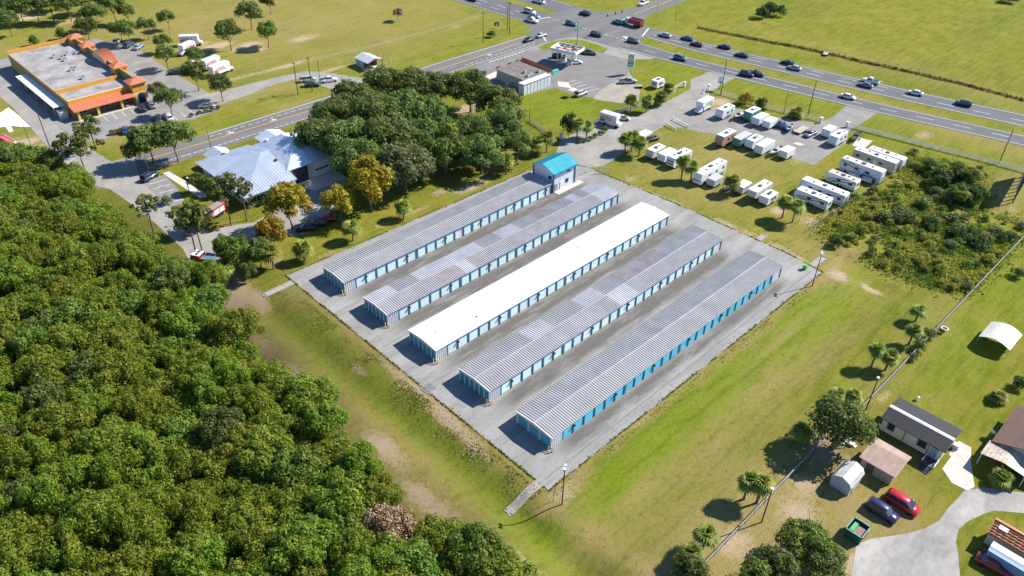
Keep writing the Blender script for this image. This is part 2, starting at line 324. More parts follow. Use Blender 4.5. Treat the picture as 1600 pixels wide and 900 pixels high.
fp = struct('station_parking', MB().prism([(55.7,188),(61.4,187.2),(60.6,178),(58.8,170.4),(55.2,171)], -.3, .034), paving('parking asphalt', (.27,.26,.25), (.21,.2,.19), .3))
for k in range(5): strip(fp, 'bay_line', WHITE_LINE, [(56.2+.1*k,185-3*k),(60.4-.3*k,184.4-3*k)], .18, .041)
struct('station_walkway', MB().prism([(61.3,188.3),(63,188),(64.6,170),(62.3,170)], -.2, .06), CONC)
rl = struct('restaurant_lot', MB().prism([(53.4,300),(88,300),(94.4,280),(93.6,250),(94.4,226),(91.6,215),(82,213.6),(74,217),(66,218.6),(58,217.5),(53.5,219),(52.2,233)], -.3, .018), paving('restaurant asphalt', (.30,.287,.267), (.205,.197,.187), .16, .12))
for k in range(8): strip(rl, 'bay_line', WHITE_LINE, [(58.6+2.55*k,228.2),(58.9+2.55*k,232.4)], .16, .026)
for k in range(6): strip(rl, 'bay_line', WHITE_LINE, [(76+2.6*k,216),(76.2+2.6*k,220)], .16, .026)
part('kerb', MB().prism([(57.5,232.9),(76,232.9),(76,233.6),(57.5,233.6)], 0, .15), CONC, rl)
sv = struct('service_drive', MB().prism([at(a,b) for a,b in ((300,152),(357,140),(402,128),(440,119),(480,111.5),(505,112.5),(560,121.5),(600,123.5),(640,118),(672,119),(640,132),(600,143),(545,150),(522,141),(500,133),(470,122),(430,131),(392,147),(345,163))], -.3, .03), PAV_PALE)
gl = struct('forecourt', MB().prism([(163,183),(166,188.6),(172,191.5),(190,191.5),(198,190.8),(197.5,186.5),(199.5,183.5),(205,177),(211,170),(213,160.5),(204,152.5),(196,150.6),(185,149),(179,146.5),(176.4,152),(176,160),(164,162.5)], -.3, .024), PAV_GAS)
for k in range(5): strip(gl, 'bay_line', WHITE_LINE, [(181.6+.05*k,160.5-2.4*k),(186,159.8-2.4*k)], .2, .032)
strip(gl, 'edge_line', WHITE_LINE, [(176,190.2),(196,189.6)], .5, .032, (1.1,.55))
strip(gl, 'edge_line', WHITE_LINE, [(211.6,169.6),(214.4,159.2)], .35, .032)
part('walkway', MB().prism([(180.6,163),(182.4,160),(179.6,155.6),(177.6,160)], 0, .12), CONC, gl); part('walkway', MB().prism([(165.4,178),(165.4,181.6),(178,183.6),(178.4,178.4)], 0, .05), CONC, gl)
struct('entrance_apron', MB().prism([(190,191),(203,191.2),(210,190.4),(216.8,188),(219.3,170),(222,155),(218.4,155.6),(213,160.4),(211,170),(205.6,176.4),(199.4,184),(197.4,187)], -.3, .034), PAV_PALE)
struct('gravel_area', MB().prism([(204.2,152.6),(199,146),(194,140),(187.5,135.4),(183,137),(179,144.5),(179,146.5),(185,149.4),(196,150.8)], -.3, .02), paving('sandy gravel', (.40,.35,.285), (.27,.245,.21), .3, 0))
isl = struct('grass_island', MB().prism([(198.4,188.9),(202.5,189.6),(206.5,190.2),(212,188.4),(215.6,184),(216.6,178),(215.6,171.6),(212,170.2),(206.2,176.6),(200,184.4),(198,186.6)], -.2, .11), None); isl.data.attributes.new('zone','FLOAT_COLOR','POINT').data.foreach_set('color', [0.,.55,0.,0.]*len(isl.data.vertices)); isl.material_slots[0].material = GRASS
ac = struct('access_drive', MB().prism([(141,118),(143,128.4),(150.5,133.4),(157,133.4),(163,136.4),(169,134),(172,131),(180,128.6),(207,130.2),(214,135),(229,135),(229.6,126.4),(217,125.6),(209,124.6),(199,117.6),(190,118.4),(180,119.4),(166,118.3),(153,115.6),(147.6,115)], -.3, .036), PAV_PALE)
rv = struct('rv_yard_paving', MB().prism([(180.2,119.6),(182,113),(185.8,104),(187.6,92),(188.4,77.6),(209.6,78.2),(213,81.2),(234,81.4),(233.6,90.6),(221.5,89.2),(214,90),(207.5,103),(205,114),(199.6,118.4)], -.3, .03), paving('yard asphalt', (.30,.283,.26), (.195,.185,.172), .18, .15))
part('patch', MB().sheet([at(1245,222),at(1258,226),at(1250,228),at(1239,224)], .036), CONC, rv)
struct('concrete_pad', MB().prism([(207.3,76.1),(213.7,77.5),(214.4,73.6),(208.4,73.0)], -.2, .07), CONC)
hw = [(254,0),(246.5,25),(242.4,45.5),(233.6,83.2),(228,115),(222.6,145),(219,170),(216.6,190),(214.6,210),(213.4,235),(212.6,252),(211.5,280),(210,330),(207,420),(200,560)]
def hx(y):
    return float(np.interp(y, [p[1] for p in hw], [p[0] for p in hw]))
def off(y, k):
    a = (0, 8.2, 15.0, 25.4); b = (0, 14.4, 19.0, 30.0)
    f = min(1, max(0, (y-150)/50)); return a[k]*(1-f)+b[k]*f
def ribbon(name, k0, k1, ys_, z, mt, parent=None, ex=0, base=-.4):
    l = [(hx(y)+off(y,k0)-ex, y) for y in ys_]; r = [(hx(y)+off(y,k1)+ex, y) for y in ys_]
    return struct(name, MB().prism(l+r[::-1], base, z), mt, parent)
yy = list(np.arange(-30, 560, 10))
near = ribbon('highway', 0, 1, [y for y in yy if y <= 172], .042, PAV_ROAD)
far = ribbon('highway', 2, 3, [y for y in yy if y <= 172], .042, PAV_ROAD)
inter = struct('junction', MB().prism([(hx(y),y) for y in range(170,213,6)]+[(hx(y)+off(y,3),y) for y in range(212,169,-6)], -.4, .046), PAV_ROADX)
near2 = ribbon('highway', 0, 1, [210]+[y for y in yy if y >= 220], .042, PAV_ROAD)
far2 = ribbon('highway', 2, 3, [210]+[y for y in yy if y >= 220], .042, PAV_ROAD)
cr = struct('cross_road', MB().prism([(246,181),(252,184),(262,186.5),(330,190),(420,196),(420,205),(330,199),(262,195),(252,197),(245,202)], -.3, .038), PAV_ROADX)
strip(cr, 'centre_line', YEL_LINE, [(254,190.6),(330,194.6)], .3, .045)
struct('island_kerb', MB().prism([(hx(172)+9.2,172),(hx(172)+14,172),(hx(178)+12,177)], -.2, .1), CONC)
def hline(o, k, d, dash=None, y0=-20, y1=170, mt=WHITE_LINE, wd=.2, z=.052):
    return strip(o, 'lane_line', mt, [(hx(y)+off(y,k)+d, y) for y in np.arange(y0, y1+.1, 10)], wd, z, dash)
hline(near, 0, .9); hline(near, 1, -.6, mt=WHITE_LINE); hline(near, 0, 4.4, (2.5,5.5))
hline(far, 2, .7); hline(far, 3, -.9); hline(far, 2, 4.4, (2.5,5.5)); hline(far, 2, 7.6, (2.5,5.5), y0=80)
hline(near2, 0, .9, y0=214, y1=330, dash=(1.2,.6)); hline(near2, 0, 4.4, (2.5,5.5), 222, 330); hline(near2, 0, 8, (2.5,5.5), 222, 330); hline(far2, 2, 4.4, (2.5,5.5), 222, 330); hline(far2, 3, -.9, y0=214, y1=330)
strip(inter, 'stop_line', WHITE_LINE, [(hx(172)+17,172),(hx(172)+26,176)], .5, .056)
strip(inter, 'stop_line', WHITE_LINE, [(hx(212)+1,212),(hx(212)+12,210)], .5, .056)
strip(inter, 'edge_line', WHITE_LINE, [(hx(y)+off(y,0)+9+(y-172)*.05, y) for y in (172,182,192,202,210)], .2, .056, (1,1.2))
hd = struct('driveway', MB().prism([(116,-14),(112.6,.7),(109.3,5.2),(106.4,7.2),(101,7.6),(97.8,7.6),(94.6,8.6),(91.6,10.2),(87.3,13.2),(84.8,14.2),(82.6,13.4),(76,11),(60,8),(62,-6),(76,1),(86,.6),(90.5,1.8),(93.6,3.2),(95.8,4.4),(98.2,5),(100.8,4.6),(103.6,3.6),(105.6,2.7),(108.4,-.6),(110,-14)], -.3, .022), PAV_DRIVE)
struct('patio', MB().prism([(116.2,11.9),(116.2,9.9),(112.6,8.6),(108.2,6.4),(106.6,6.9),(106.4,9.2),(108.2,11.4),(111.8,11.4),(112,11.9)], -.2, .06), CONC)
struct('white_sand_yard', MB().prism([at(a,b) for a,b in ((-8,182),(13,168),(30,181),(47,198),(36,198.5),(17,196.5),(21,205),(15,207),(8,198),(-8,200))], -.2, .03), paving('white sand', (.80,.78,.73), (.68,.65,.60), .4, 0))
def flume(x0, x1, y, n=8):
    """concrete channel with raised kerbs that follows the bank down"""
    mb = MB(); prev = None
    for k in range(n+1):
        x = x0+(x1-x0)*k/n; zg = max(H((x, y)), H((x, y-.7)), H((x, y+.7)))+.05 if k else .07
        sec = [(x,y-.75,zg-.5),(x,y-.75,zg+.16),(x,y-.5,zg+.16),(x,y-.5,zg+.02),(x,y+.5,zg+.02),(x,y+.5,zg+.16),(x,y+.75,zg+.16),(x,y+.75,zg-.5)]
        if prev:
            o_ = len(mb.v); mb.v += prev+sec
            for i in range(8):
                q_ = (o_+i, o_+(i+1)%8, o_+8+(i+1)%8, o_+8+i); mb.f.append(q_ if x1 < x0 else q_[::-1])
        prev = sec
    return mb
for x0, x1, y, lb in ((59.7,53.2,53.3,'concrete drain chute with riprap below the tall lamp post'),(60.2,53.9,124.8,'concrete drain chute at the paved corner nearest the yellow trees'),(145.4,148.4,67.8,'short concrete drain chute on the far edge of the storage lot'),(144.9,150.2,54.1,'concrete drain chute beside the green bin at the lot corner')):
    o = thing('drain_chute', lb, 'drain', (0,0,0), 0, 'concrete drain chutes of the storage lot')
    part('channel', flume(x0, x1, y), mat('stained concrete',(.36,.34,.31),.9,var=.35,scale=2), o)
    mb = MB(); s_ = 1 if x1 > x0 else -1
    for k in range(7): mb.cbox(x1+s_*(.2+.25*random.random()), y-.6+.2*k, H((x1,y))-.12, .28, .2, .22+.1*random.random())
    part('riprap', mb, mat('grey stone', (.35,.34,.31), .9), o)
# ------------------------------------------------------------------ storage buildings
WALL_W = mat('white metal siding', (.76,.77,.78), .5, .0, var=.12)
BLUE_T = mat('teal trim', (.03,.20,.30), .5, .0, var=.2)
DOOR_LIT = mat('sunlit aqua door', (.62,.78,.80), .5, 0, var=.10, scale=.8)  # teal doors on the alley side, the glancing sunlight painted in as pale aqua
DOOR_TEAL = mat('teal door', (.035,.34,.47), .45, 0, var=.12)
DOOR_BLUE = mat('bright blue door', (.09,.44,.60), .45, 0, var=.10)
def roofmat(name, col, col2, rough=.6, metal=.05, sc=.35): return mat(name, col, rough, metal, scale=sc, dark=col2, spec=.5, orand=.05)
RM = {'grey': roofmat('grey metal roof', (.43,.43,.43), (.33,.33,.33)), 'lilac': roofmat('faded lilac metal roof', (.43,.42,.425), (.32,.31,.315)),
      'pale': roofmat('pale metal roof', (.58,.58,.59), (.45,.45,.46)), 'rust': roofmat('rust stained metal roof', (.44,.40,.40), (.31,.27,.27)),
      'dark': roofmat('dull metal roof', (.45,.44,.455), (.34,.33,.345)), 'white': mat('white coated roof', (.84,.84,.83), .6, 0, scale=.5, dark=(.79,.79,.78), orand=.0), 'blue': roofmat('bluish metal roof', (.42,.42,.425), (.32,.32,.325))}
def roof_panel_mesh(name, wd, ln, rise, pitch, rib, sgn):
    """one sheet of a low roof: eave at v=0, ridge at v=ln, ribs running up the slope"""
    mb = MB(); n = max(1, round(wd/pitch)); st = wd/n; z = lambda v: rise*v/ln
    pr = []
    for k in range(n):
        a = k*st; pr += [(a,0),(a+st-.16,0),(a+st-.11,rib),(a+st-.05,rib)]
    pr.append((wd, 0))
    v = [(u,sgn*q,z(q)+h) for q in (0,ln) for u,h in pr]; m_ = len(pr)
    f = [((i,i+1,m_+i+1,m_+i) if sgn > 0 else (i,m_+i,m_+i+1,i+1)) for i in range(m_-1)]
    mb.add(v, f)
    e = [(u,0,-.05) for u,_ in pr]; mb.add([(u,0,h) for u,h in pr]+e, [((i,m_+i,m_+i+1,i+1) if sgn > 0 else (i,i+1,m_+i+1,m_+i)) for i in range(m_-1)])
    return mb.mesh(name)
def slat_door(wd, h, n=9):
    mb = MB(); s_ = h/n; pr = []
    for k in range(n): pr += [(0, k*s_), (-.035, k*s_+s_*.5)]
    pr.append((0, h)); pr += [(.08, h), (.08, 0)]
    return mb.ext(pr, 'x', 0, wd).mesh('door')
SD_L = slat_door(2.28, 2.12); SD_E6 = slat_door(.95, 2.05); SD_E3 = slat_door(2.05, 2.15)
CORR = {}
def corr(wd, h, pitch=.42, dep=.16):
    k = (round(wd,2), h)
    if k in CORR: return CORR[k]
    mb = MB(); n = round(wd/pitch); st = wd/n; pr = []
    for i in range(n): a = i*st; pr += [(a,0),(a+st*.55,0),(a+st*.62,-dep),(a+st*.93,-dep)]
    pr.append((wd,0)); m_ = len(pr)
    mb.add([(u,w_,z) for z in (0,h) for u,w_ in pr], [(i,i+1,m_+i+1,m_+i) for i in range(m_-1)])
    CORR[k] = mb.mesh('siding'); return CORR[k]
BOLL = MB().tube((0,0,0),(0,0,1.05),.09,.09,10).tube((0,0,1.05),(0,0,1.1),.09,.05,10).mesh('bollard')
PANELS = {}
def storage(i, x0, x1, y0, wd, door, end_n, tints, label, ribbed=.11):
    EH = 2.75; z0 = .06
    o = thing('storage_building', label, 'storage building', ((x0+x1)/2, y0+wd/2, z0), 0, 'rows of storage units')
    def pt(n, me, mt, loc=(0,0,0), rz=0): return part(n, me, mt, o, (loc[0]-(x0+x1)/2, loc[1]-y0-wd/2, loc[2]-z0), rz)
    bx0, bx1, by0, by1 = x0+.15, x1-.15, y0+.28, y0+wd-.2
    pt('wall', MB().prism([(bx0+.06,by0+.06),(bx1,by0+.06),(bx1,by1),(bx0+.06,by1)], z0, EH-.02).ext([(by0+.06,EH-.02),(by1,EH-.02),((by0+by1)/2,EH+.28)], 'x', bx0+.06, bx1-.05), WALL_W)
    L = bx1-bx0; lead = 2.55; tail = L-lead-24*2.667 if i != 1 else L-lead-21*2.667
    nd = 24 if i != 1 else 21
    pit = (L-lead-max(.9, tail))/nd
    dm = MB()
    for k in range(nd):
        x = bx0+lead+k*pit
        if i == 1 and k == 10:
            pt('door', SD_E6, WALL_W, (x+.3, by0+.05, z0)); continue
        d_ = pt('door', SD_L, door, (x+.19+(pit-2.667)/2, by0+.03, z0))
    for k in range(nd+1):
        x = bx0+lead+k*pit; wide = .5 if k % 6 == 0 else .26
        pt('post', MB_POST.setdefault(wide, MB().box(-wide/2,wide/2,-.14,.06,0,2.62).mesh('post')), BLUE_T, (x, by0+.02, z0))
        if k % 4 == 1: pt('wall_lamp', MB_POST.setdefault('lamp', MB().box(-.14,.14,-.3,0,0,.16).box(-.1,.1,-.26,-.02,-.18,0).mesh('wall_lamp')), mat('dark bronze', (.03,.04,.05), .5), (x, by0-.12, z0+1.75))
    pt('header', MB().box(bx0+lead, bx1, by0-.04, by0+.03, z0+2.13, EH-.28), WALL_W)
    pt('gutter', MB().box(x0, x1, y0+.03, y0+.2, EH-.19, EH-.03), BLUE_T if i != 5 else WALL_W)
    pt('siding', corr(2.3, 2.55), WALL_W, (bx0+.1, by0+.03, z0))
    pt('siding', MB().box(bx0+lead+nd*pit+.2, bx1+.02, by0-.02, by0+.05, z0, EH-.2), mat('grey white siding', (.62,.64,.70), .5))
    pt('downspout', MB().box(bx1-.1,bx1+.06,by0-.16,by0-.03,z0,EH-.1), BLUE_T)
    pt('corner_post', MB().box(bx0-.05,bx0+.1,by0-.1,by0+.1,z0,EH-.05), WALL_W)
    # end doors face the wood
    ew = by1-by0; em = SD_E6 if end_n == 6 else SD_E3; dw = .95 if end_n == 6 else 2.05; gap = (ew-.2)/end_n
    for k in range(end_n): pt('door', em, DOOR_TEAL if i != 5 else DOOR_BLUE, (bx0+.02, by0+.1+gap*k+(gap-dw)/2+dw, z0), -math.pi/2)
    for k in range(end_n+1): pt('jamb', MB_POST.setdefault(('j',end_n), MB().box(-.06,.08,-.1,.1,0,2.5).mesh('jamb')), WALL_W, (bx0-.02, by0+.1+gap*k, z0))
    pt('header', MB().box(bx0-.07,bx0+.05,by0,by1,z0+2.16,EH-.04), mat('cream header', (.62,.63,.60), .6))
    # roof of separate sheets
    half = wd/2; n = len(tints[0]); pw = (x1-x0)/n
    for s_, row in ((1, tints[0]), (-1, tints[1])):
        key = (round(pw,3), round(half,3), s_, ribbed)
        if key not in PANELS: PANELS[key] = roof_panel_mesh('roof_panel', pw, half, .36, .47 if ribbed > .03 else .9, ribbed, s_)
        for k, c in enumerate(row):
            pt('roof_panel', PANELS[key], RM[c], (x0+k*pw, y0 if s_ > 0 else y0+wd, EH+.02), 0)
    pt('ridge_cap', MB().ext([(y0+half-.2,EH+.40),(y0+half,EH+.45),(y0+half+.2,EH+.40),(y0+half,EH+.41)], 'x', x0, x1), RM['white' if i == 3 else 'grey'])
    for xa, xb in ((x0-.06,x0+.06),(x1-.06,x1+.06)):
        pt('rake_trim', MB().ext([(y0-.02,EH-.16),(y0+wd+.02,EH-.16),(y0+wd+.02,EH+.06),(y0+half,EH+.44),(y0-.02,EH+.06)], 'x', xa, xb), WALL_W)
    if i == 3:
        for px, py in ((680,520),(745,495),(903,388),(1010,333)):
            x, y = at(px, py, 3); pt('roof_vent', MB().tube((0,0,0),(0,0,.3),.12,.12,8).tube((0,0,.3),(0,0,.36),.2,.05,8), mat('dark bronze', (.03,.04,.05), .5), (x, y, EH+.1))
    for j, (dx, dy) in enumerate(((-.35,-.25),(-.1,-.45),(-.55,.25))):
        tag(part('bollard', BOLL, mat('cream yellow paint', (.75,.62,.28), .6), None, (x0+dx, y0+dy, .06)), ('front ','side ','outer ')[j]+LBOLL[i-1], 'bollard', 'guard posts at the building corners')
MB_POST = {}
LBOLL = ['cream guard post at the near corner of the storage row under the palms','cream guard post at the near corner of the storage row beside the white roof','cream guard post at the near corner of the white roofed storage row','cream guard post at the near corner of the patchwork roofed storage row','cream guard post at the near corner of the storage row with bright blue doors']
def tint_row(n, base, spots):
    r = [random.choice(base) for _ in range(n)]
    for a, b, c in spots:
        for k in range(a, b): r[k] = c
    return r
storage(1, 65.84, 126.6, 114.13, 7.99, DOOR_LIT, 6, (tint_row(20, ['grey'], [(8,10,'lilac'),(13,15,'lilac')]), tint_row(20, ['grey'], [(11,13,'lilac')])), 'grey roofed storage row ending at the blue roofed office')
storage(2, 65.86, 134.94, 99.86, 7.95, DOOR_LIT, 6, (tint_row(24, ['lilac','lilac','grey'], [(0,2,'dark'),(2,5,'lilac'),(5,7,'rust'),(7,8,'pale'),(22,24,'pale')]), tint_row(24, ['lilac','lilac','pale'], [(6,7,'pale'),(16,18,'rust'),(22,24,'pale')])), 'lilac grey storage row between office row and white roof')
storage(3, 65.98, 135.51, 85.56, 8.15, DOOR_LIT, 6, (['white']*12, ['white']*12), 'storage row with a plain white coated roof', .015)
storage(4, 65.88, 135.88, 71.21, 8.19, DOOR_LIT, 6, (tint_row(24, ['lilac','grey','lilac'], [(0,6,'lilac'),(8,10,'dark'),(12,14,'pale'),(19,24,'grey')]), tint_row(24, ['lilac','grey'], [(5,7,'pale'),(10,12,'pale'),(14,16,'rust'),(17,19,'rust'),(20,24,'grey')])), 'storage row with a patchwork roof of rusty and pale sheets')
storage(5, 65.9, 136.28, 56.64, 8.4, DOOR_BLUE, 3, (['grey']*24, ['blue']*24), 'storage row with bright blue doors beside the lawn')

# ------------------------------------------------------------------ helpers for houses
def box_walls(mb, x0, x1, y0, y1, z0, z1): return mb.box(x0, x1, y0, y1, z0, z1)
def gable(o, x0, x1, y0, y1, ze, zr, axis, mt, name='roof', ov=.3, th=.12, ridge=None, ribs=0, pmat=None):
    """two pitched slabs; with ribs each slope is split into standing seam sheets"""
    if axis == 'y':   # ridge along y
        c = ridge if ridge is not None else (x0+x1)/2
        sl_ = [((x0-ov, ze), (c, zr)), ((x1+ov, ze), (c, zr))]; a, b = y0-ov, y1+ov
    else:
        c = ridge if ridge is not None else (y0+y1)/2
        sl_ = [((y0-ov, ze), (c, zr)), ((y1+ov, ze), (c, zr))]; a, b = x0-ov, x1+ov
    for (u0, z0), (u1, z1) in sl_:
        n = max(1, round((b-a)/ribs)) if ribs else 1; st = (b-a)/n
        for k in range(n):
            g_ = .0 if n == 1 else .02
            mb = MB().ext([(u0,z0-th),(u1,z1-th),(u1,z1),(u0,z0)], axis, a+k*st+g_, a+(k+1)*st)
            if ribs: mb.ext([(u0,z0),(u1,z1),(u1,z1+.06),(u0,z0+.06)], axis, a+(k+1)*st-.05, a+(k+1)*st+.012)
            part(name if n == 1 else 'roof_panel', mb, mt, o, (-o.location.x, -o.location.y, -o.location.z))
def loc_part(o, name, mb, mt, parent=None):
    p = parent or o
    off_ = Vector(o.location) if parent is None else Vector(o.location)
    return part(name, mb, mt, p, tuple(-off_) if parent is None else (0,0,0))
GLASS = mat('dark window glass', (.03,.045,.06), .12, 0, var=.3, spec=.8)
FRAME_W = mat('white trim', (.78,.78,.77), .5, var=.1)
DARK = mat('dark bronze', (.03,.04,.05), .5)
def window(o, x, y, z, wd, h, face, mt=GLASS, fr=FRAME_W, name='window'):
    """face: -y, +y, -x, +x. frame, recessed pane and mullion"""
    ax = face[1]; s_ = -1 if face[0] == '-' else 1
    def bx(mb, u0, u1, d0, d1, z0, z1):
        d0, d1 = sorted((s_*d0, s_*d1))
        return mb.box(x+u0, x+u1, y+d0, y+d1, z0, z1) if ax == 'y' else mb.box(x+d0, x+d1, y+u0, y+u1, z0, z1)
    mb = MB()
    bx(mb,-wd/2-.09,wd/2+.09,-.04,.07,z-.09,z); bx(mb,-wd/2-.09,wd/2+.09,-.04,.07,z+h,z+h+.09)
    for u in (-wd/2-.045, 0, wd/2+.045): bx(mb,u-.045,u+.045,-.04,.068,z,z+h)
    w_ = loc_part(o, name, mb, fr)
    for u in (-wd/4, wd/4): part('pane', bx(MB(),u-wd/4+.045,u+wd/4-.045,-.03,.03,z,z+h), mt, w_)
    return w_

# office at the gate ------------------------------------------------
o = thing('office_building', 'small white office with a bright teal metal roof at the end of the rows', 'office', (130.9, 117.6, .06))
SH_TEAL = mat('teal metal roof', (.03,.37,.45), .4, .2, var=.25, scale=.6)
loc_part(o, 'wall', MB().box(127.0,134.7,114.2,121.0,.06,5.3).ext([(114.2,5.3),(121.0,5.3),(117.6,6.72)],'x',127.0,134.7), mat('office siding', (.66,.70,.76), .55, var=.15))
gable(o, 126.9,134.9,114.1,121.2,5.35,6.95,'x',SH_TEAL,ov=.35,ribs=.62)
for x, y in ((126.95,114.15),(134.75,114.15),(126.95,121.05),(134.75,121.05)): loc_part(o,'corner_trim',MB().cbox(x,y,.06,.3,.3,5.25),BLUE_T)
loc_part(o,'gutter',MB().box(126.6,135.1,113.55,113.75,5.1,5.3),BLUE_T)
window(o,132.2,114.2,4.2,.9,.8,'-y',fr=DARK); window(o,131.9,114.2,1.3,.9,.9,'-y',fr=DARK); window(o,127.0,115.4,3.4,.9,.7,'-x',fr=DARK)
dr = loc_part(o,'door',MB().box(129.4,130.4,114.08,114.22,.1,2.2),FRAME_W); part('handle',MB().box(130.2,130.28,113.98,114.08,1.05,1.2),DARK,dr)
dr = loc_part(o,'door',MB().box(127.6,128.5,114.08,114.22,.1,2.2),mat('grey door',(.35,.38,.42))); part('handle',MB().box(128.3,128.38,113.98,114.08,1.05,1.2),DARK,dr)
loc_part(o,'step_pad',MB().box(127.2,136.6,112.5,114.1,.06,.16),CONC)
loc_part(o,'wall_pole',MB().box(127.6,127.7,120.0,120.1,5.0,5.6),DARK)

# fire station ----------------------------------------------------------
FST = mat('light blue grey standing seam roof', (.78,.83,.90), .45, .7, var=.10, scale=.4)
FSW = mat('cream stucco', (.60,.57,.50), .8, var=.12)
o = thing('fire_station', 'long low station with hipped pale blue metal roof and garage bays', 'building', (81,169,0))
loc_part(o,'wall',MB().box(68.6,81.6,158.0,180.4,0,3.5).box(81.6,94.2,160.6,177.0,0,4.5).box(71.5,76.8,180.4,183.6,0,3.2).box(85.5,92.6,177,183.0,0,3.6),FSW)
def slope(o, pts, mt, eave_i=(0,1), pitch=.7, name='roof_panel', th=.14):
    """a planar slope cut into seamed sheets running up from its eave"""
    P = [Vector(p) for p in pts]; e = (P[1]-P[0]); L = e.length; e.normalize()
    nrm = (P[1]-P[0]).cross(P[2]-P[0]).normalized()
    if nrm.z < 0: nrm = -nrm
    up = nrm.cross(e).normalized()
    if up.z < 0: up = -up
    uv = [((p-P[0]).dot(e), (p-P[0]).dot(up)) for p in P]
    umin = min(u for u,_ in uv); umax = max(u for u,_ in uv); n = max(1, round((umax-umin)/pitch)); st = (umax-umin)/n
    def clip(poly, a, s_):
        out = []
        for i in range(len(poly)):
            p, q = poly[i], poly[(i+1)%len(poly)]; ip = s_*(p[0]-a) >= 0; iq = s_*(q[0]-a) >= 0
            if ip: out.append(p)
            if ip != iq:
                t_ = (a-p[0])/(q[0]-p[0]); out.append((a, p[1]+t_*(q[1]-p[1])))
        return out
    O = Vector(o.location)
    for k in range(n):
        a, b = umin+k*st, umin+(k+1)*st
        poly = clip(clip(uv, a+.012, 1), b-.012, -1)
        if len(poly) < 3: continue
        mb = MB(); V = [P[0]+e*u+up*v-O for u,v in poly]; m_ = len(V)
        mb.add(V+[p-nrm*th for p in V], [tuple(range(m_)), tuple(range(2*m_-1,m_-1,-1))]+[(i,m_+i,m_+(i+1)%m_,(i+1)%m_) for i in range(m_)])
        vb = [v for u,v in poly if u > b-.03]
        if vb and max(vb)-min(vb) > .2:
            q = [P[0]+e*(b-.06)+up*min(vb)-O, P[0]+e*b+up*min(vb)-O, P[0]+e*b+up*max(vb)-O, P[0]+e*(b-.06)+up*max(vb)-O]
            mb.add(q+[c+nrm*.07 for c in q], [(4,5,6,7),(0,1,5,4),(1,2,6,5),(2,3,7,6),(3,0,4,7)])
        part(name, mb, mt, o)
E1, RZ = 3.5, 6.7
slope(o, [(67.5,156.8,E1),(81.6,156.8,E1),(81.6,169.3,RZ),(79.4,169.3,RZ)], FST)
slope(o, [(67.5,181.6,E1),(67.5,156.8,E1),(79.4,169.3,RZ)], FST)
slope(o, [(82,181.6,E1),(67.5,181.6,E1),(79.4,169.3,RZ),(82,169.3,RZ)], FST)
slope(o, [(80.8,160.0,4.5),(95.0,160.0,4.5),(87.9,167.2,7.6)], FST)
slope(o, [(80.8,178.2,4.5),(80.8,160.0,4.5),(87.9,167.2,7.6),(87.9,173.4,7.6)], FST)
slope(o, [(95.0,160.0,4.5),(95.0,178.2,4.5),(87.9,173.4,7.6),(87.9,167.2,7.6)], FST)
slope(o, [(95.0,178.2,4.5),(80.8,178.2,4.5),(87.9,173.4,7.6)], FST)
gable(o,71.3,77.0,180.0,184.0,3.3,4.7,'y',FST,ov=.3,ribs=.7)
gable(o,85.5,92.6,178.4,183.4,3.7,4.9,'y',FST,ov=.3,ribs=.7)
GD = mat('white garage door', (.72,.73,.74), .5, var=.1)
for x0, open_ in ((82.6,True),(88.6,False)):
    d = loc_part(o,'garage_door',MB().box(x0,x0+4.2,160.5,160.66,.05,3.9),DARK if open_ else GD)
    if not open_:
        for k in range(5): part('panel',MB().box(x0+.1,x0+4.1,160.42,160.5,.1+k*.76,.1+k*.76+.7),GD,d)
        for k in range(4): part('pane',MB().box(x0+.3+k*.95,x0+1.1+k*.95,160.38,160.42,1.7,2.2),GLASS,d)
for y in (162,166,172,176): window(o,68.6,y,1,1.5,1.4,'-x')
for x in (71,75,79): window(o,x,158.0,1,1.5,1.4,'-y')
loc_part(o,'roof_vent',MB().box(80.6,81.2,164.6,165.2,5.2,6.0),DARK)
loc_part(o,'roof_vent',MB().box(84.4,85.0,175,175.6,5.6,6.5),FRAME_W)

# restaurant -----------------------------------------------------------------
OR = mat('orange stucco', (.66,.33,.05), .8, var=.14, scale=.8); TAN = mat('tan stucco', (.42,.29,.13), .85, var=.15, scale=.8)
TILE = mat('salmon roof tile', (.62,.20,.10), .7, var=.3, scale=2.5); FLAT = paving('weathered flat roof', (.42,.40,.385), (.17,.155,.155), .20, .12)
o = thing('restaurant_building', 'orange stucco restaurant with salmon tile towers and flat grey roof', 'building', (67,262,0))
X0, X1 = 57.3, 77.2
loc_part(o,'wall',MB().box(X0,X1,247,289,0,4.5).box(X0,X1,237.4,247,0,4.0),TAN)
loc_part(o,'flat_roof',MB().box(X0+.3,X1-.3,247.3,288.7,4.5,4.56),FLAT)
loc_part(o,'flat_roof',MB().box(X0+.3,X1-.3,237.7,246.7,4.0,4.06),FLAT)
loc_part(o,'parapet',MB().box(X0-.02,X0+.3,237.4,289,4.0,4.75),TAN)
loc_part(o,'parapet',MB().box(X0-.03,X1,288.7,289.05,4.4,5.7),OR)
loc_part(o,'parapet',MB().box(X0-.03,X1-2,246.7,247.02,4.0,5.2),OR)
loc_part(o,'parapet',MB().box(X0-.03,X1-2,237.3,237.65,3.0,4.9),OR)
loc_part(o,'coping',MB().box(X0-.05,X1-2,237.62,237.72,4.9,4.98),FRAME_W)
loc_part(o,'facade_wall',MB().box(X1-.4,X1,239,289,4.0,6.6),mat('khaki stucco',(.34,.26,.12),.85,var=.15))
loc_part(o,'facade_wall',MB().box(X1-.02,X1+.3,239,289,0,6.4),OR)
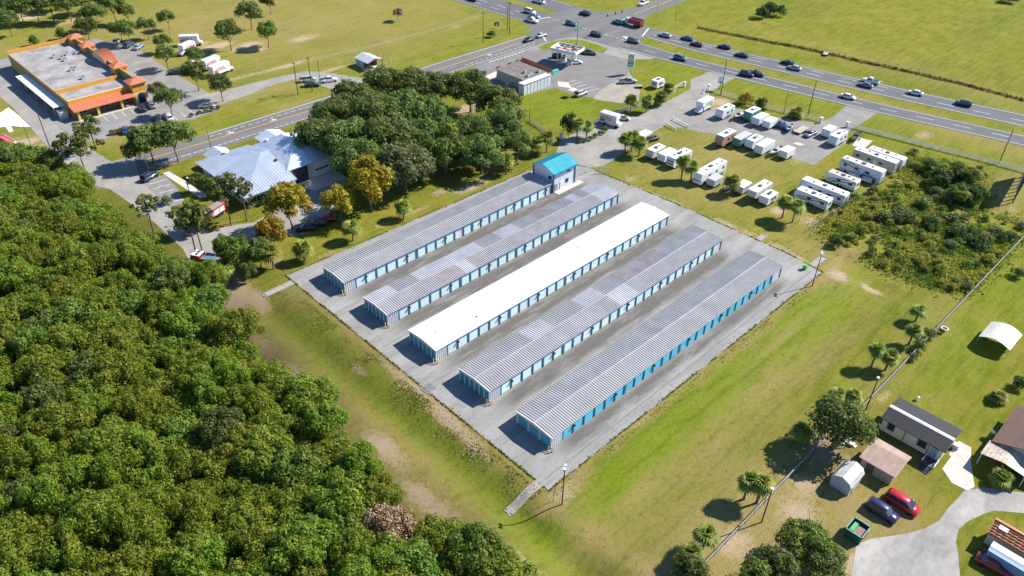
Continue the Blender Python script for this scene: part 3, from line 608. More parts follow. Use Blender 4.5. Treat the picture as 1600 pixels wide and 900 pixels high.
def tower(y, s_, h, x=77.4):
    loc_part(o,'tower',MB().cbox(x,y,0,s_,s_,h-.1),OR)
    r = s_/2+.5; n = 7; z1 = h+1.1
    for k in range(4):
        ang = k*math.pi/2; c_, n_ = math.cos(ang), math.sin(ang); mb = MB()
        for j in range(n):
            u0, u1 = -r+2*r*j/n, -r+2*r*(j+1)/n-.05
            t0 = 1-abs(u0)/r; t1 = 1-abs(u1)/r
            q = [(r,u0,h),(r,u1,h),(r*(1-t1),u1,h+(z1-h)*t1),(r*(1-t0),u0,h+(z1-h)*t0)]
            q += [(a,b,c+.12) for a,b,c in q]
            q = [(x+a*c_-b*n_, y+a*n_+b*c_, c) for a,b,c in q]
            mb.add(q,[(4,5,6,7),(0,1,5,4),(1,2,6,5),(2,3,7,6),(3,0,4,7)])
        loc_part(o,'tile_roof',mb,TILE)
    loc_part(o,'cornice',MB().cbox(x,y,h-.25,s_+.7,s_+.7,.25),mat('cream cornice',(.66,.52,.30),.8))
tower(285.4,3.4,6.6); tower(275.2,3.2,6.4); tower(250.5,3.6,6.6); tower(236.8,4.0,5.9,76.6)
ar = loc_part(o,'archway',MB().box(74.8,78.6,234.72,234.8,.0,3.2),mat('cream arch',(.72,.60,.38),.8)); part('opening',MB().box(75.6,77.8,234.66,234.72,0,2.4).ext([(75.6,2.4),(77.8,2.4),(77.3,2.95),(76.7,3.1),(76.1,2.95)],'y',234.66,234.72),GLASS,ar)
for k in range(9):     # barrel vault of tile strips between the towers
    a0, a1 = math.pi*k/9, math.pi*(k+1)/9; cx, cz, rr = 262.6, 5.0, 6.0
    pr = [(cx-rr*math.cos(a0), cz+2.6*math.sin(a0)), (cx-rr*math.cos(a1)-.0, cz+2.6*math.sin(a1))]
    pr = pr+[(pr[1][0],pr[1][1]+.2),(pr[0][0],pr[0][1]+.2)]
    loc_part(o,'vault_tile',MB().ext(pr,'x',76.0,79.8),TILE)
for k in range(8):
    loc_part(o,'vault_rib',MB().add(*[ [(76.4+.45*k+dx, cx-rr*math.cos(math.pi*j/12), cz+.2+2.6*math.sin(math.pi*j/12)+dz) for j in range(13) for dx,dz in ((0,0),(.12,.0),(.12,.14),(0,.14))], [(4*j+a,4*j+(a+1)%4,4*j+4+(a+1)%4,4*j+4+a) for j in range(12) for a in range(4)] ]), TILE)
loc_part(o,'vault_front',MB().ext([(cx-rr*math.cos(math.pi*j/12),cz+2.5*math.sin(math.pi*j/12)) for j in range(13)],'x',76.2,79.6),mat('cream cornice',(.66,.52,.30),.8))
slopez = [(237.3,3.75),(233.3,2.85)]
for k in range(34):
    xa = X0-.2+k*.52; loc_part(o,'awning_tile',MB().ext([(233.3,2.8),(237.3,3.7),(237.3,3.84),(233.3,2.94)],'x',xa,xa+.44),TILE)
loc_part(o,'awning_deck',MB().ext([(233.4,2.7),(237.3,3.6),(237.3,3.68),(233.4,2.78)],'x',X0-.2,X0+17.4),mat('cream cornice',(.66,.52,.30),.8))
for x in (58.2,63.6,70.4): loc_part(o,'column',MB().cbox(x,234.1,.02,.6,.6,2.75),mat('yellow column',(.80,.50,.08),.7))
for x in (60.2,66.6,72.4): window(o,x,237.4,.5,2.6,2,'-y')
AC = mat('galvanised unit', (.55,.57,.58), .5, .3); 
for px, py in ((85,88),(97,90),(105,84),(112,108),(118,107),(130,121),(102,93),(120,82)):
    x, y = at(px, py, 5); u = loc_part(o,'rooftop_unit',MB().cbox(x,y,4.56,1.3,1.1,.85),AC); part('fan',MB().tube((x,y,5.41),(x,y,5.5),.38,.38,10),DARK,u)
o = thing('service_canopy', 'white edged canopy along the shaded side of the orange restaurant', 'canopy', (55.6,256,0))
loc_part(o,'deck',MB().box(53.9,57.1,240.4,272.4,2.85,3.0),FRAME_W)
for k in range(10): loc_part(o,'seam',MB().box(53.9,57.1,241+3.2*k,241.15+3.2*k,3.0,3.07),AC)
for y in (241,249,257,265,271.8): loc_part(o,'post',MB().cbox(54.1,y,0,.18,.18,2.85),AC)
loc_part(o,'machine',MB().box(54.4,56.4,237.6,240.0,0,2.2),AC)

# filling station ----------------------------------------------------
o = thing('shop_building', 'low shop with dark flat roof and white lean-to beside the forecourt', 'shop', (172,170,0))
GW = mat('off white block', (.46,.46,.41), .8, var=.2)
SHR = mat('rust red shingle',(.30,.09,.05),.8,var=.4,scale=3); BRF = mat('brown grey roofing',(.205,.180,.172),.9,dark=(.13,.105,.10),scale=.4)
loc_part(o,'wall',MB().box(167.2,178,164.4,177.2,0,3.3),GW)
for k in range(8): loc_part(o,'roof_panel',MB().box(167.0,178.2,164.3+1.63*k,164.3+1.63*k+1.6,3.3,3.42+.015*(k%2)),BRF)
l_ = loc_part(o,'lean_to',MB().box(164.5,176.4,162.2,164.4,0,3.4),mat('white lean-to siding',(.62,.65,.68),.6,var=.15))
part('parapet_cap',MB().box(164.3,176.6,162.0,164.5,3.4,3.55),mat('cream header', (.62,.63,.60), .6),l_)
for k in range(8): part('batten',MB().box(164.6+1.5*k,164.72+1.5*k,162.12,162.2,0,3.4),mat('white lean-to siding',(.62,.65,.68),.6),l_)
for k in range(17):
    ya = 163.4+k*.83
    loc_part(o,'mansard_tile',MB().ext([(178.9,4.25),(180.2,3.1),(180.3,3.25),(179.0,4.4)],'y',ya,ya+.72),SHR); loc_part(o,'mansard_tile',MB().ext([(177.9,3.5),(178.9,4.27),(178.9,4.4),(177.85,3.62)],'y',ya,ya+.72),SHR)
loc_part(o,'fascia_end',MB().box(177.8,180.4,162.5,163.2,2.9,4.3),mat('mint fascia',(.10,.52,.36),.5))
for x in (168,173,176.6): loc_part(o,'mansard_tile',MB().ext([(177.3,4.0),(178.4,3.1),(178.5,3.25),(177.4,4.15)],'x',x-.2,x+1.4),SHR)
for px, py in ((820,113),(829,116),(842,112),(825,119)):
    x, y = at(px, py, 3.6); u = loc_part(o,'rooftop_unit',MB().cbox(x,y,3.44,1.0,.9,.8),AC); part('fan',MB().tube((x,y,4.24),(x,y,4.3),.3,.3,10),DARK,u)
for y in (166,170,174): loc_part(o,'shop_window',MB().box(178,178.1,y-1.2,y+1.2,.6,2.6),GLASS)
loc_part(o,'yard_wall',MB().box(164.6,167.0,170,170.15,0,1.4),GW)
o = thing('fuel_canopy', 'white fuel canopy with rusty deck panels over the pumps', 'canopy', (194.6,172.3,0))
loc_part(o,'deck',MB().box(190.5,198.7,166.6,178,4.5,4.62),mat('dusty deck',(.55,.5,.44),.8))
for a in ((190.3,198.9,166.4,166.6),(190.3,198.9,178,178.2),(190.3,190.5,166.6,178),(198.7,198.9,166.6,178)): loc_part(o,'fascia',MB().box(*a,4.35,5.35),FRAME_W)
dk = [mat('deck rust red',(.34,.08,.05),.8,var=.4,scale=3), mat('deck white',(.62,.58,.50),.7,var=.3,scale=2), mat('deck orange',(.62,.22,.05),.8,var=.4,scale=3), mat('deck maroon',(.10,.05,.06),.8)]
for r_ in range(6):
    for k in range(9): loc_part(o,'deck_panel',MB().box(190.7+1.33*r_,190.7+1.33*r_+1.2,166.8+1.24*k,168+1.24*k,4.63,4.68+.1*(r_%2)),random.choice((dk[1],dk[1],dk[3])) if r_%2 else random.choice((dk[0],dk[3],dk[2],dk[3],dk[1])))
for x in (192.6,196.6):
    for y in (169,175.6): loc_part(o,'column',MB().cbox(x,y,.02,.35,.35,4.4),FRAME_W)
o.location = (195.05,172.35,0); o.rotation_euler = (0,0,R(15.5)); o.scale = (.77,.82,1)
PUMPW = mat('pump white',(.7,.7,.7),.5)
for x in (192.6,196.6):
    for y in (170.6,174):
        g_ = thing('fuel_pump', '%s fuel pump under the white canopy' % (('rear','right')[y < 172] if x > 194 else ('left','front')[y < 172]), 'fuel pump', (195.05+(x-194.6)*.75-(y-172.3)*.2,172.35+(y-172.3)*.78+(x-194.6)*.2,.03), R(15.5), 'fuel pumps')
        part('cabinet',MB().cbox(0,0,.15,.9,.6,1.6).cbox(0,0,0,1.4,1.0,.15),PUMPW,g_); part('screen',MB().cbox(0,-.31,1.1,.7,.03,.5),GLASS,g_); part('topper',MB().cbox(0,0,1.75,.95,.65,.25),mat('sign green',(.01,.36,.12),.5),g_)

# carport barn in the field -----------------------------------------
o = thing('field_barn', 'small open fronted barn with silver roof and red trim in the field', 'barn', (143.6,213.6,0))
SIL = mat('silver roof',(.62,.65,.68),.4,.3,var=.1)
gable(o,140.9,146.6,210.2,217.2,2.7,3.7,'y',SIL,ov=.25,ribs=.9)
loc_part(o,'wall',MB().box(140.9,141.05,213,217.2,0,2.7).box(146.45,146.6,213,217.2,0,2.7).box(140.9,146.6,217.05,217.2,0,2.7),mat('barn siding',(.42,.47,.50),.6))
loc_part(o,'red_trim',MB().ext([(140.6,2.55),(143.75,3.55),(146.9,2.55),(146.9,2.75),(143.75,3.78),(140.6,2.75)],'y',209.86,209.93),mat('red trim',(.50,.04,.04),.6))
for x in (141.0,146.5):
    for y in (210.3,): loc_part(o,'post',MB().cbox(x,y,0,.16,.16,2.7),DARK)
loc_part(o,'slab',MB().box(140.4,147.4,207.6,213,-.1,.06),CONC)
for px, py, h in ((552,101,2.4),(605,112,3.2),(604,107,2.),(612,100,2.2),(595,92,2.)):
    x, y = at(px, py); tag(part('marker_post', MB().tube((0,0,-.1),(0,0,h),.07,.06,8), FRAME_W, None, (x,y,0)), 'white marker post by the field barn, %s' % {552:'at its dark left side',605:'tallest one in front',604:'just behind the tallest',612:'farthest right',595:'at the back right corner'}[px], 'post', 'white posts round the barn')

# homes at the lower right ---------------------------------------------------
o = thing('mobile_home', 'cream mobile home with black roof and a white ridge strip', 'house', (111.8,17.1,0))
CRM = mat('cream vinyl siding',(.62,.56,.44),.6,var=.1,scale=.5); BLK = mat('black roof membrane',(.035,.033,.04),.75,var=.3,scale=2)
loc_part(o,'wall',MB().box(108.7,115.0,12.3,22.1,.5,3.15).ext([(108.7,3.15),(115.0,3.15),(111.2,3.9)],'y',12.3,22.1),CRM)
loc_part(o,'skirting',MB().box(108.8,114.9,12.4,22.0,0,.5),mat('dark skirting',(.10,.09,.08),.8))
gable(o,108.5,115.2,12.1,22.3,3.12,4.02,'y',BLK,ov=.15,ridge=111.2)
loc_part(o,'ridge_strip',MB().ext([(110.85,3.95),(111.2,4.10),(111.55,3.97),(111.2,4.05)],'y',11.95,22.45),FRAME_W)
for y, wd in ((20.6,1.0),(15.5,1.3)): window(o,108.7,y,1.5,wd,1.1,'-x',fr=DARK)
dr = loc_part(o,'door',MB().box(108.58,108.72,13.0,14.0,.6,2.7),mat('door blue grey',(.25,.38,.42))); part('handle',MB().box(108.5,108.58,13.1,13.2,1.5,1.6),DARK,dr)
for y in (14.4,18.3): loc_part(o,'downpipe',MB().box(108.55,108.68,y-.06,y+.06,.5,3.1),mat('brown pipe',(.2,.14,.08),.6))
st = loc_part(o,'porch',MB().box(106.4,108.55,12.3,14.2,.45,.58),mat('dark deck boards',(.07,.075,.09),.7))
for k in range(3): part('step',MB().box(105.2+.4*k,105.65+.4*k,12.5,14.0,.0,.13+.14*k),mat('dark deck boards',(.07,.075,.09),.7),st)
for a in ((106.4,108.5,12.25,12.33),(106.4,108.5,14.15,14.23)): part('railing',MB().box(*a,1.3,1.4).box(*a,.9,.96),FRAME_W,st)
loc_part(o,'ac_unit',MB().cbox(114.2,11.7,0,.9,.9,.9),AC)
o = thing('brown_shed', 'tan shed with ribbed brown metal roof beside the black roofed home', 'shed', (101.4,18.2,0))
loc_part(o,'wall',MB().box(98.8,104.0,15.7,20.7,0,2.35).ext([(98.8,2.35),(104.0,2.35),(102.4,2.9)],'y',15.7,20.7),mat('tan shed wall',(.40,.35,.25),.8,var=.2))
gable(o,98.7,104.1,15.6,20.8,2.4,3.05,'y',mat('brown ribbed roof',(.42,.30,.25),.5,.1,var=.25,scale=.8),ov=.3,ridge=102.3,ribs=.32)
loc_part(o,'door',MB().box(98.7,98.82,18.6,19.8,.1,2.0),mat('brown door',(.12,.08,.05),.7))
o = thing('gambrel_shed', 'small pale metal shed with a gambrel roof near the dumpster', 'shed', (94.2,20.8,0))
SW = mat('blue grey shed siding',(.42,.48,.54),.6,var=.15); SR = mat('weathered white metal',(.60,.59,.57),.55,.1,var=.35,scale=1.2)
loc_part(o,'wall',MB().box(92.1,96.3,19.2,22.3,0,1.8).ext([(19.2,1.8),(22.3,1.8),(21.9,2.5),(20.75,2.95),(19.6,2.5)],'x',92.1,96.3),SW)
gm = [(19.05,1.72),(19.5,2.52),(20.75,3.05),(22.0,2.52),(22.45,1.72)]
for a, b in zip(gm[:-1], gm[1:]):
    for k in range(6): loc_part(o,'roof_panel',MB().ext([a,b,(b[0],b[1]+.06),(a[0],a[1]+.06)],'x',91.95+.75*k,91.95+.75*k+.73),SR)
loc_part(o,'door',MB().box(93,95.4,19.1,19.22,.05,1.8),mat('corrugated door',(.55,.56,.58),.5))
o = thing('carport', 'white arched metal carport open on the shady side on the lawn', 'carport', (147.2,16.8,0))
n = 8; y0c, y1c = 14.0, 19.6
arc = [(y0c+(y1c-y0c)*k/n, 1.9+.9*math.sin(math.pi*k/n)) for k in range(n+1)]
for a, b in zip(arc[:-1], arc[1:]):
    for k in range(4): loc_part(o,'roof_panel',MB().ext([a,b,(b[0],b[1]+.06),(a[0],a[1]+.06)],'x',143.9+1.65*k,143.9+1.65*k+1.62),mat('dusty white metal',(.66,.62,.54),.5,.1,var=.2))
for x in (144.1,147.1,150.2):
    for y in (y0c+.1,y1c-.1): loc_part(o,'post',MB().cbox(x,y,0,.1,.1,1.95),AC)
loc_part(o,'back_wall',MB().box(150.2,150.3,14.1,19.5,0,2.0),mat('dusty white metal',(.66,.62,.54),.5))
o = thing('brown_roofed_house', 'house with brown shingle roof and rusty white carport at the picture edge', 'house', (121.5,2.,0))
SHG = mat('brown shingles',(.17,.105,.085),.9,var=.35,scale=3)
loc_part(o,'wall',MB().box(117.4,128,-4,7.4,0,2.7).ext([(-4,2.7),(7.4,2.7),(1.7,4.6)],'x',117.6,127.8),CRM)
n = 14
for s_, (a, b) in ((1,((7.9,2.6),(1.7,4.75))),(-1,((-4.5,2.6),(1.7,4.75)))):
    for k in range(n):
        t0, t1 = k/n, (k+1)/n; p0 = (a[0]+(b[0]-a[0])*t0, a[1]+(b[1]-a[1])*t0); p1 = (a[0]+(b[0]-a[0])*t1, a[1]+(b[1]-a[1])*t1)
        loc_part(o,'shingle_course',MB().ext([(p0[0],p0[1]+.05),(p1[0],p1[1]),(p1[0],p1[1]-.1),(p0[0],p0[1]-.1)],'x',116.9,128.5),SHG)
for k in range(12):
    ya = 8.2-k*.6
    z = lambda y: 2.3+.55*(1-abs(y-4.9)/3.6)
    loc_part(o,'carport_panel',MB().ext([(ya,z(ya)),(ya-.57,z(ya-.57)),(ya-.57,z(ya-.57)+.06),(ya,z(ya)+.06)],'x',113.2,117.2),mat('rust streaked white metal',(.58,.53,.45),.55,.1,dark=(.33,.20,.12),scale=1.2))
for y in (1.6,4.8,8.0): loc_part(o,'post',MB().cbox(113.3,y,0,.12,.12,2.3),FRAME_W)
for x in (119.4,123,126): window(o,x,7.4,.9,1.3,1.2,'+y')
o = thing('camper_home', 'old camper home with ribbed orange rust roof in the lower right corner', 'camper', (99.4,-2,0))
ORU = mat('rusty orange metal',(.46,.17,.07),.7,.1,var=.45,scale=2.2,dark=(.20,.08,.05))
loc_part(o,'wall',MB().box(98.3,101.2,-9,1.6,.3,2.5),CRM)
for k in range(26): loc_part(o,'roof_panel',MB().box(98.0,101.5,1.8-.42*(k+1)+.05,1.8-.42*k,2.5,2.58+.05*(k%2)),ORU)
for k in range(5): loc_part(o,'roof_rib',MB().box(98.15+.62*k,98.3+.62*k,-9.1,1.7,2.66,2.76),mat('dark rust',(.16,.06,.03),.8))
loc_part(o,'roof_ridge',MB().box(101.1,101.5,-9.1,1.82,2.64,2.9),mat('salmon board',(.60,.25,.14),.7))
loc_part(o,'roof_hatch',MB().box(99.8,100.6,-.2,1.0,2.76,2.9),FRAME_W)
for k in range(3): loc_part(o,'wheel',MB().tube((98.25,-3-.9*k,.35),(98.05,-3-.9*k,.35),.35,.35,12),DARK)
o = thing('storage_trailer', 'blue grey trailer with pale mottled roof beside the red car', 'trailer', (96.6,-2.6,0))
loc_part(o,'body',MB().box(95.4,97.4,-7,.6,.5,2.3),mat('blue grey paint',(.20,.30,.44),.5,var=.15))
for k in range(9): loc_part(o,'roof_panel',MB().box(96.3,97.5,.65-.86*(k+1)+.03,.65-.86*k,2.3,2.38),mat('mottled cream metal',(.62,.57,.46),.6,.1,var=.35,scale=3))
loc_part(o,'roof_slope',MB().ext([(95.3,2.1),(96.3,2.3),(96.3,2.36),(95.3,2.16)],'y',-7.1,.65),mat('blue grey paint',(.20,.30,.44),.5))
for y in (-2.6,-3.4): loc_part(o,'wheel',MB().tube((95.45,y,.33),(95.2,y,.33),.33,.33,12),DARK)
loc_part(o,'hitch',MB().box(96.3,96.5,.6,1.7,.45,.6),DARK)
o = thing('dumpster', 'open green steel dumpster with debris inside on the grass', 'dumpster', (86.2,15.1,0))
GRN = mat('dark green steel',(.02,.13,.09),.5,.1,var=.3,scale=1.5)
for a in ((84.9,87.6,16.2,16.3),(84.9,87.6,13.9,14.0),(84.9,85.0,14.0,16.2),(87.5,87.6,14.0,16.2)): loc_part(o,'side',MB().box(*a,.15,1.75),GRN)
loc_part(o,'floor',MB().box(84.9,87.6,13.9,16.3,.1,.2),GRN)
for a in ((84.8,87.7,16.25,16.4),(84.8,87.7,13.8,13.95),(84.8,84.95,13.8,16.4),(87.55,87.7,13.8,16.4)): loc_part(o,'rim',MB().box(*a,1.7,1.8),mat('worn green rim',(.16,.33,.27),.5))
for k in range(5): loc_part(o,'side_rib',MB().box(84.78,84.9,14.1+.5*k,14.2+.5*k,.15,1.7),GRN)
for nm, a, mt in (('debris',(85.3,87.2,14.2,15.3,.2,1.3),mat('debris brown',(.33,.22,.19),.9,var=.5,scale=6)),('debris',(85.4,87.3,15.35,15.95,.2,1.45),mat('debris green',(.08,.42,.16),.7))):
    tag(part('debris_load',MB().box(*a),mt), 'rubbish heaped inside the green dumpster, %s load' % ('brown' if 'brown' in mt.name else 'bright green'), 'rubbish')
# billboard seen edge on -------------------------------------------------
o = thing('billboard', 'tall roadside billboard on eight posts seen nearly edge on', 'billboard', (215.6,35.6,0))
for k in range(9): loc_part(o,'panel',MB().box(206.2+2.1*k,206.2+2.1*(k+1)-.03,35.3,35.55,3.5,10.0),mat('billboard face',(.30,.36,.42),.6,var=.15))
for k in range(8): loc_part(o,'post',MB().box(206.6+2.6*k-.11,206.6+2.6*k+.11,35.0,35.28,0,9.6),mat('dark steel post',(.05,.045,.04),.6))
for z in (4.2,6.6,9.2): loc_part(o,'stringer',MB().box(206.2,225.1,35.55,35.68,z,z+.2),mat('dark steel post',(.05,.045,.04),.6))
o.rotation_euler = (0,0,.13)
# ------------------------------------------------------------------ vehicles
TYRE = mat('tyre rubber',(.02,.02,.022),.8); RIM = mat('alloy rim',(.45,.46,.48),.35,.7)
LAMPW = mat('headlamp glass',(.75,.77,.78),.15,spec=.8); LAMPR = mat('tail lamp',(.40,.02,.02),.3)
PAINT = {}
def paint(c, metal=.0):
    cols = dict(white=(.72,.73,.74), silver=(.42,.44,.46), grey=(.17,.18,.19), black=(.018,.019,.022), navy=(.022,.035,.075), blue=(.03,.09,.22), red=(.50,.015,.03), darkred=(.16,.02,.03), teal=(.05,.17,.18), green=(.05,.10,.06), olive=(.12,.14,.10), purple=(.035,.03,.10), paleblue=(.30,.42,.55), cream=(.66,.60,.48), brown=(.30,.19,.11), beige=(.52,.48,.40), crimson=(.33,.02,.035), orange=(.70,.20,.04), lime=(.15,.62,.04))
    return mat('car paint '+c, cols[c], .28, .15, var=.06, scale=1, spec=.5, coat=.6)
def loft(st):
    """st: list of (x, [(y,z)...]) half-sections from sill to deck; mirrored and capped"""
    mb = MB(); v = []; n = len(st[0][1])
    for x, hs in st: v += [(x,y,z) for y,z in hs]+[(x,-y,z) for y,z in hs[::-1]]
    m_ = 2*n; f = []
    for s_ in range(len(st)-1):
        for i in range(m_): f.append((s_*m_+i, s_*m_+(i+1)%m_, (s_+1)*m_+(i+1)%m_, (s_+1)*m_+i))
    f += [tuple(range(m_-1,-1,-1)), tuple(range((len(st)-1)*m_, len(st)*m_))]
    return mb.add(v, f)
SPEC = {  # length, width, belt, height, greenhouse base/roof x (front + ), hood height
 'sedan': dict(L=4.8,W=1.82,belt=.95,H=1.45,g=(1.25,.45,-1.05,-1.75),hood=.86,deck=.98),
 'suv': dict(L=4.75,W=1.9,belt=1.08,H=1.75,g=(1.2,.6,-1.9,-2.28),hood=1.02,deck=1.06),
 'van': dict(L=5.1,W=1.98,belt=1.08,H=1.8,g=(1.65,.75,-2.1,-2.46),hood=1.0,deck=1.06),
 'pickup': dict(L=5.7,W=1.98,belt=1.12,H=1.85,g=(1.25,.6,-.5,-.72),hood=1.1,deck=1.1,bed=True),
}
CARM = {}
def car_meshes(k):
    if k in CARM: return CARM[k]
    s = SPEC[k]; L, W, b, Hh = s['L']/2, s['W']/2, s['belt'], s['H']; g = s['g']
    def sec(w_, z0, top, in_=.09): return [(w_*.90,z0),(w_,z0+.16),(w_,.62),(w_*.985,top-.14),(w_*(1-in_),top)]
    st = [(-L,sec(W*.84,.42,s['deck']-.14)),(-L+.10,sec(W*.95,.30,s['deck']-.04)),(-L+.45,sec(W,.24,s['deck'])),(g[3],sec(W,.24,b)),(0,sec(W,.24,b)),(g[0],sec(W,.24,b-.02)),(g[0]+.35,sec(W,.24,s['hood']+.03)),(L-.5,sec(W*.98,.26,s['hood']-.05)),(L-.14,sec(W*.92,.30,s['hood']-.14)),(L,sec(W*.80,.42,s['hood']-.24))]
    st.sort(key=lambda q: q[0])
    body = loft(st)
    def gh(x, w_, z0, z1, wt): return [(w_,z0),(w_*.97,z0+(z1-z0)*.35),(wt,z1)]
    wb = W*.90; wt = W*.74; zr = Hh-.06
    glass = MB(); q = [(g[0],wb,b-.04),(g[3],wb,b-.04),(g[2],wt,zr),(g[1],wt,zr)]
    glass.add([(x,y,z) for x,y,z in q]+[(x,-y,z) for x,y,z in q], [(0,1,2,3),(7,6,5,4),(0,3,7,4),(1,5,6,2),(3,2,6,7)])
    roof = loft([(g[2]-.12,[(wt*.86,zr-.03),(wt*.8,zr+.03)]),(g[2]+.05,[(wt*1.03,zr-.05),(wt*.9,Hh)]),((g[1]+g[2])/2,[(wt*1.04,zr-.05),(wt*.9,Hh+.015)]),(g[1]-.05,[(wt*1.03,zr-.05),(wt*.9,Hh-.01)]),(g[1]+.1,[(wt*.9,zr-.05),(wt*.8,zr)])])
    body.add(roof.v, roof.f)
    for s_ in (1,-1):   # pillars
        for xa, xb in ((g[0],g[1]),(g[3],g[2]),((g[0]+g[3])/2,(g[1]+g[2])/2)):
            body.tube((xa,s_*(wb+.005),b-.03),(xb,s_*(wt+.01),zr),.045,.04,5)
    if s.get('bed'):
        body.box(-L+.1,g[3]-.05,-W+.12,W-.12,b+.005,b+.02)
    bed = MB().box(-L+.16,g[3]-.12,-W+.2,W-.2,b+.006,b+.04) if s.get('bed') else None
    wh = MB().tube((0,-.11,0),(0,.11,0),.34,.34,14).tube((0,-.118,0),(0,.118,0),.2,.2,10).mesh('wheel')
    hl = MB().box(-.06,.1,-.18,.18,-.07,.07).mesh('headlight')
    CARM[k] = dict(body=body.mesh('body',True), glass=glass.mesh('windows'), wheel=wh, lamp=hl, bed=bed.mesh('cargo_bed') if bed else None, s=s)
    me_ = CARM[k]['body']
    return CARM[k]
def car(kind, col, p, head, label, z=0., group=None, name=None):
    M = car_meshes(kind); s = M['s']; L, W = s['L']/2, s['W']/2
    o = thing(name or {'sedan':'parked_car','suv':'sport_utility_car','van':'passenger_van','pickup':'pickup_truck'}[kind], label, {'sedan':'car','suv':'car','van':'van','pickup':'pickup'}[kind], (p[0],p[1],z), R(head), group)
    part('body', M['body'], paint(col), o); part('windows', M['glass'], GLASS, o)
    for x in (L-.92, -L+.95):
        for y in (W-.08, -W+.08): part('wheel', M['wheel'], TYRE, o, (x,y,.34))
    for y in (.58,-.58):
        part('headlight', M['lamp'], LAMPW, o, (L-.16,y*W/.9,s['hood']-.27)); part('tail_light', M['lamp'], LAMPR, o, (-L+.07,y*W/.9,s['deck']-.27))
    if M['bed']: part('cargo_bed', M['bed'], DARK, o)
    return o
def hdir(y, near=True):
    a = math.degrees(math.atan2(-2, hx(y-1)-hx(y+1))); return a if near else a+180
HWC = [('suv','navy',932,54,1,'dark blue car leaving the junction beyond the fuel canopy'),('suv','grey',990,64,1,'grey hatchback on the near lanes level with the price sign'),('suv','teal',1063,91,1,'dark teal estate car on the near lanes beside the green verge'),
 ('suv','purple',1167,116,1,'dark violet car just behind the purple pickup'),('pickup','navy',1181,115,1,'dark purple pickup on the near lanes above the yard'),('sedan','white',1325,151,1,'white sedan alone on the near lanes by the yard entrance'),
 ('sedan','silver',1039,55,0,'silver car on the far lanes nearest the junction'),('sedan','blue',1074,60,0,'deep blue car second in the far lanes'),('sedan','darkred',1089,69,0,'dark red car on the far lanes by the median'),('sedan','navy',1132,73,0,'dark car passing the bright field on the far lanes'),
 ('sedan','navy',1159,86,0,'dark sedan on the far lanes above the tall pole'),('sedan','black',1231,98,0,'black sedan overtaking a silver one on the far lanes'),('sedan','silver',1241,106,0,'silver sedan beside a black one on the far lanes'),('pickup','white',1360,127,0,'pickup with white cab behind a dark sedan on the far lanes'),
 ('sedan','grey',1352,133,0,'dark grey sedan alongside the white cab pickup'),('sedan','white',1430,145,0,'white sedan on the far lanes towards the right'),('suv','navy',1505,162,0,'dark car last on the far lanes at the right'),
 ('suv','black',914,21,0,'black car crossing the far side of the junction'),('suv','teal',893,37,1,'dark teal car in the middle of the junction'),('suv','teal',966,35,0,'teal car waiting in front of the red dump truck'),
 ('van','white',828,18,1,'white van waiting in the farthest lane of the queue'),('sedan','paleblue',836,25,1,'pale blue car in the middle of the waiting queue'),('pickup','white',831,32,1,'white pickup waiting in the nearest lane of the queue'),('pickup','white',842,2,0,'white pickup at the top edge of the picture'),('sedan','black',738,-1,1,'dark car cut by the top edge on the highway')]
for k, c, px, py, nr, lb in HWC:
    p = at(px, py, .6); car(k, c, p, hdir(p[1], nr), lb, .05, 'traffic on the highway')
for k, c, px, py, hd_, lb, z in (
 ('sedan','silver',846,55,0,'silver car turning off the side road at the junction',.03),('sedan','black',826,62,180,'black car driving away along the side road',.03),('pickup','white',1005,5,185,'white pickup on the cross road past the junction',.045),
 ('pickup','olive',920,82,-60,'olive pickup parked by the grass island of the filling station',.03),('sedan','white',899,97,-30,'white sedan at the end of the fuel canopy',.03),('suv','black',873,88,-45,'dark car hidden under the fuel canopy',.03),('suv','silver',908,146,0,'silver car at the sandy edge of the forecourt',.03),
 ('pickup','silver',981,127,-35,'silver pickup parked on the gravel under the price sign',.03),('sedan','silver',972,184,-55,'silver sedan next to the rental truck on the access drive',.045),('suv','black',1018,217,-10,'dark car behind the three palms at the yard gate',.045),
 ('sedan','black',222,169,80,'black car left of the pair in front of the restaurant tower',.03),('sedan','grey',236,164,80,'dark grey car right beside the restaurant tower',.03),('suv','white',262,183,85,'white car in the bay under the young roadside tree',.03),('suv','navy',246,187,85,'dark blue car in the tree shade by a white one',.03),
 ('sedan','blue',196,203,70,'blue car behind the hedge of the restaurant lot',.03),('sedan','silver',323,165,-30,'silver car alone in a patch of tree shade',.03),('sedan','white',183,64,40,'white car at the far corner of the restaurant lot',.03),('suv','blue',201,70,40,'blue car beneath the trees behind the restaurant',.03),('sedan','paleblue',216,73,40,'pale blue car beneath the trees behind the restaurant',.03),
 ('sedan','navy',274,113,150,'navy car at the kerb below a round tree',.03),('van','silver',481,124,-20,'long silver van parked on the grass between the poles',.0),('suv','green',488,132,-35,'dark green car parked behind the silver van',.0),('pickup','white',513,125,-20,'white pickup on the grass beside the service drive',.0),
 ('pickup','blue',1219,196,-95,'pickup with blue hood in the yard row',.04),('sedan','grey',1266,209,175,'grey car beside the flat trailer in the yard',.04),('pickup','teal',383,16,0,'dark truck under the tall trees at the field edge',.0),
 ('suv','navy',234,276,20,'dark blue car in the deep tree shade at the station parking',.04),('sedan','red',508,342,150,'bright red car under the yellow trees',.03),('sedan','black',478,356,150,'black car left of the bright red one',.03),('suv','navy',495,349,150,'dark blue car between the red and the black one',.03),('suv','silver',395,388,60,'silver car half hidden under the yellow green trees',.03)):
    car(k, c, at(px, py, .6), hd_, lb, z)
car('van','red',(96.35,12.75),-90,'bright red minivan parked on the grass',0)
car('suv','purple',(92.7,14.2),-90,'dark violet car beside the red minivan',0)
car('sedan','crimson',(95.2,-.9),-84,'dark red sedan with sunroof near the picture corner',0)
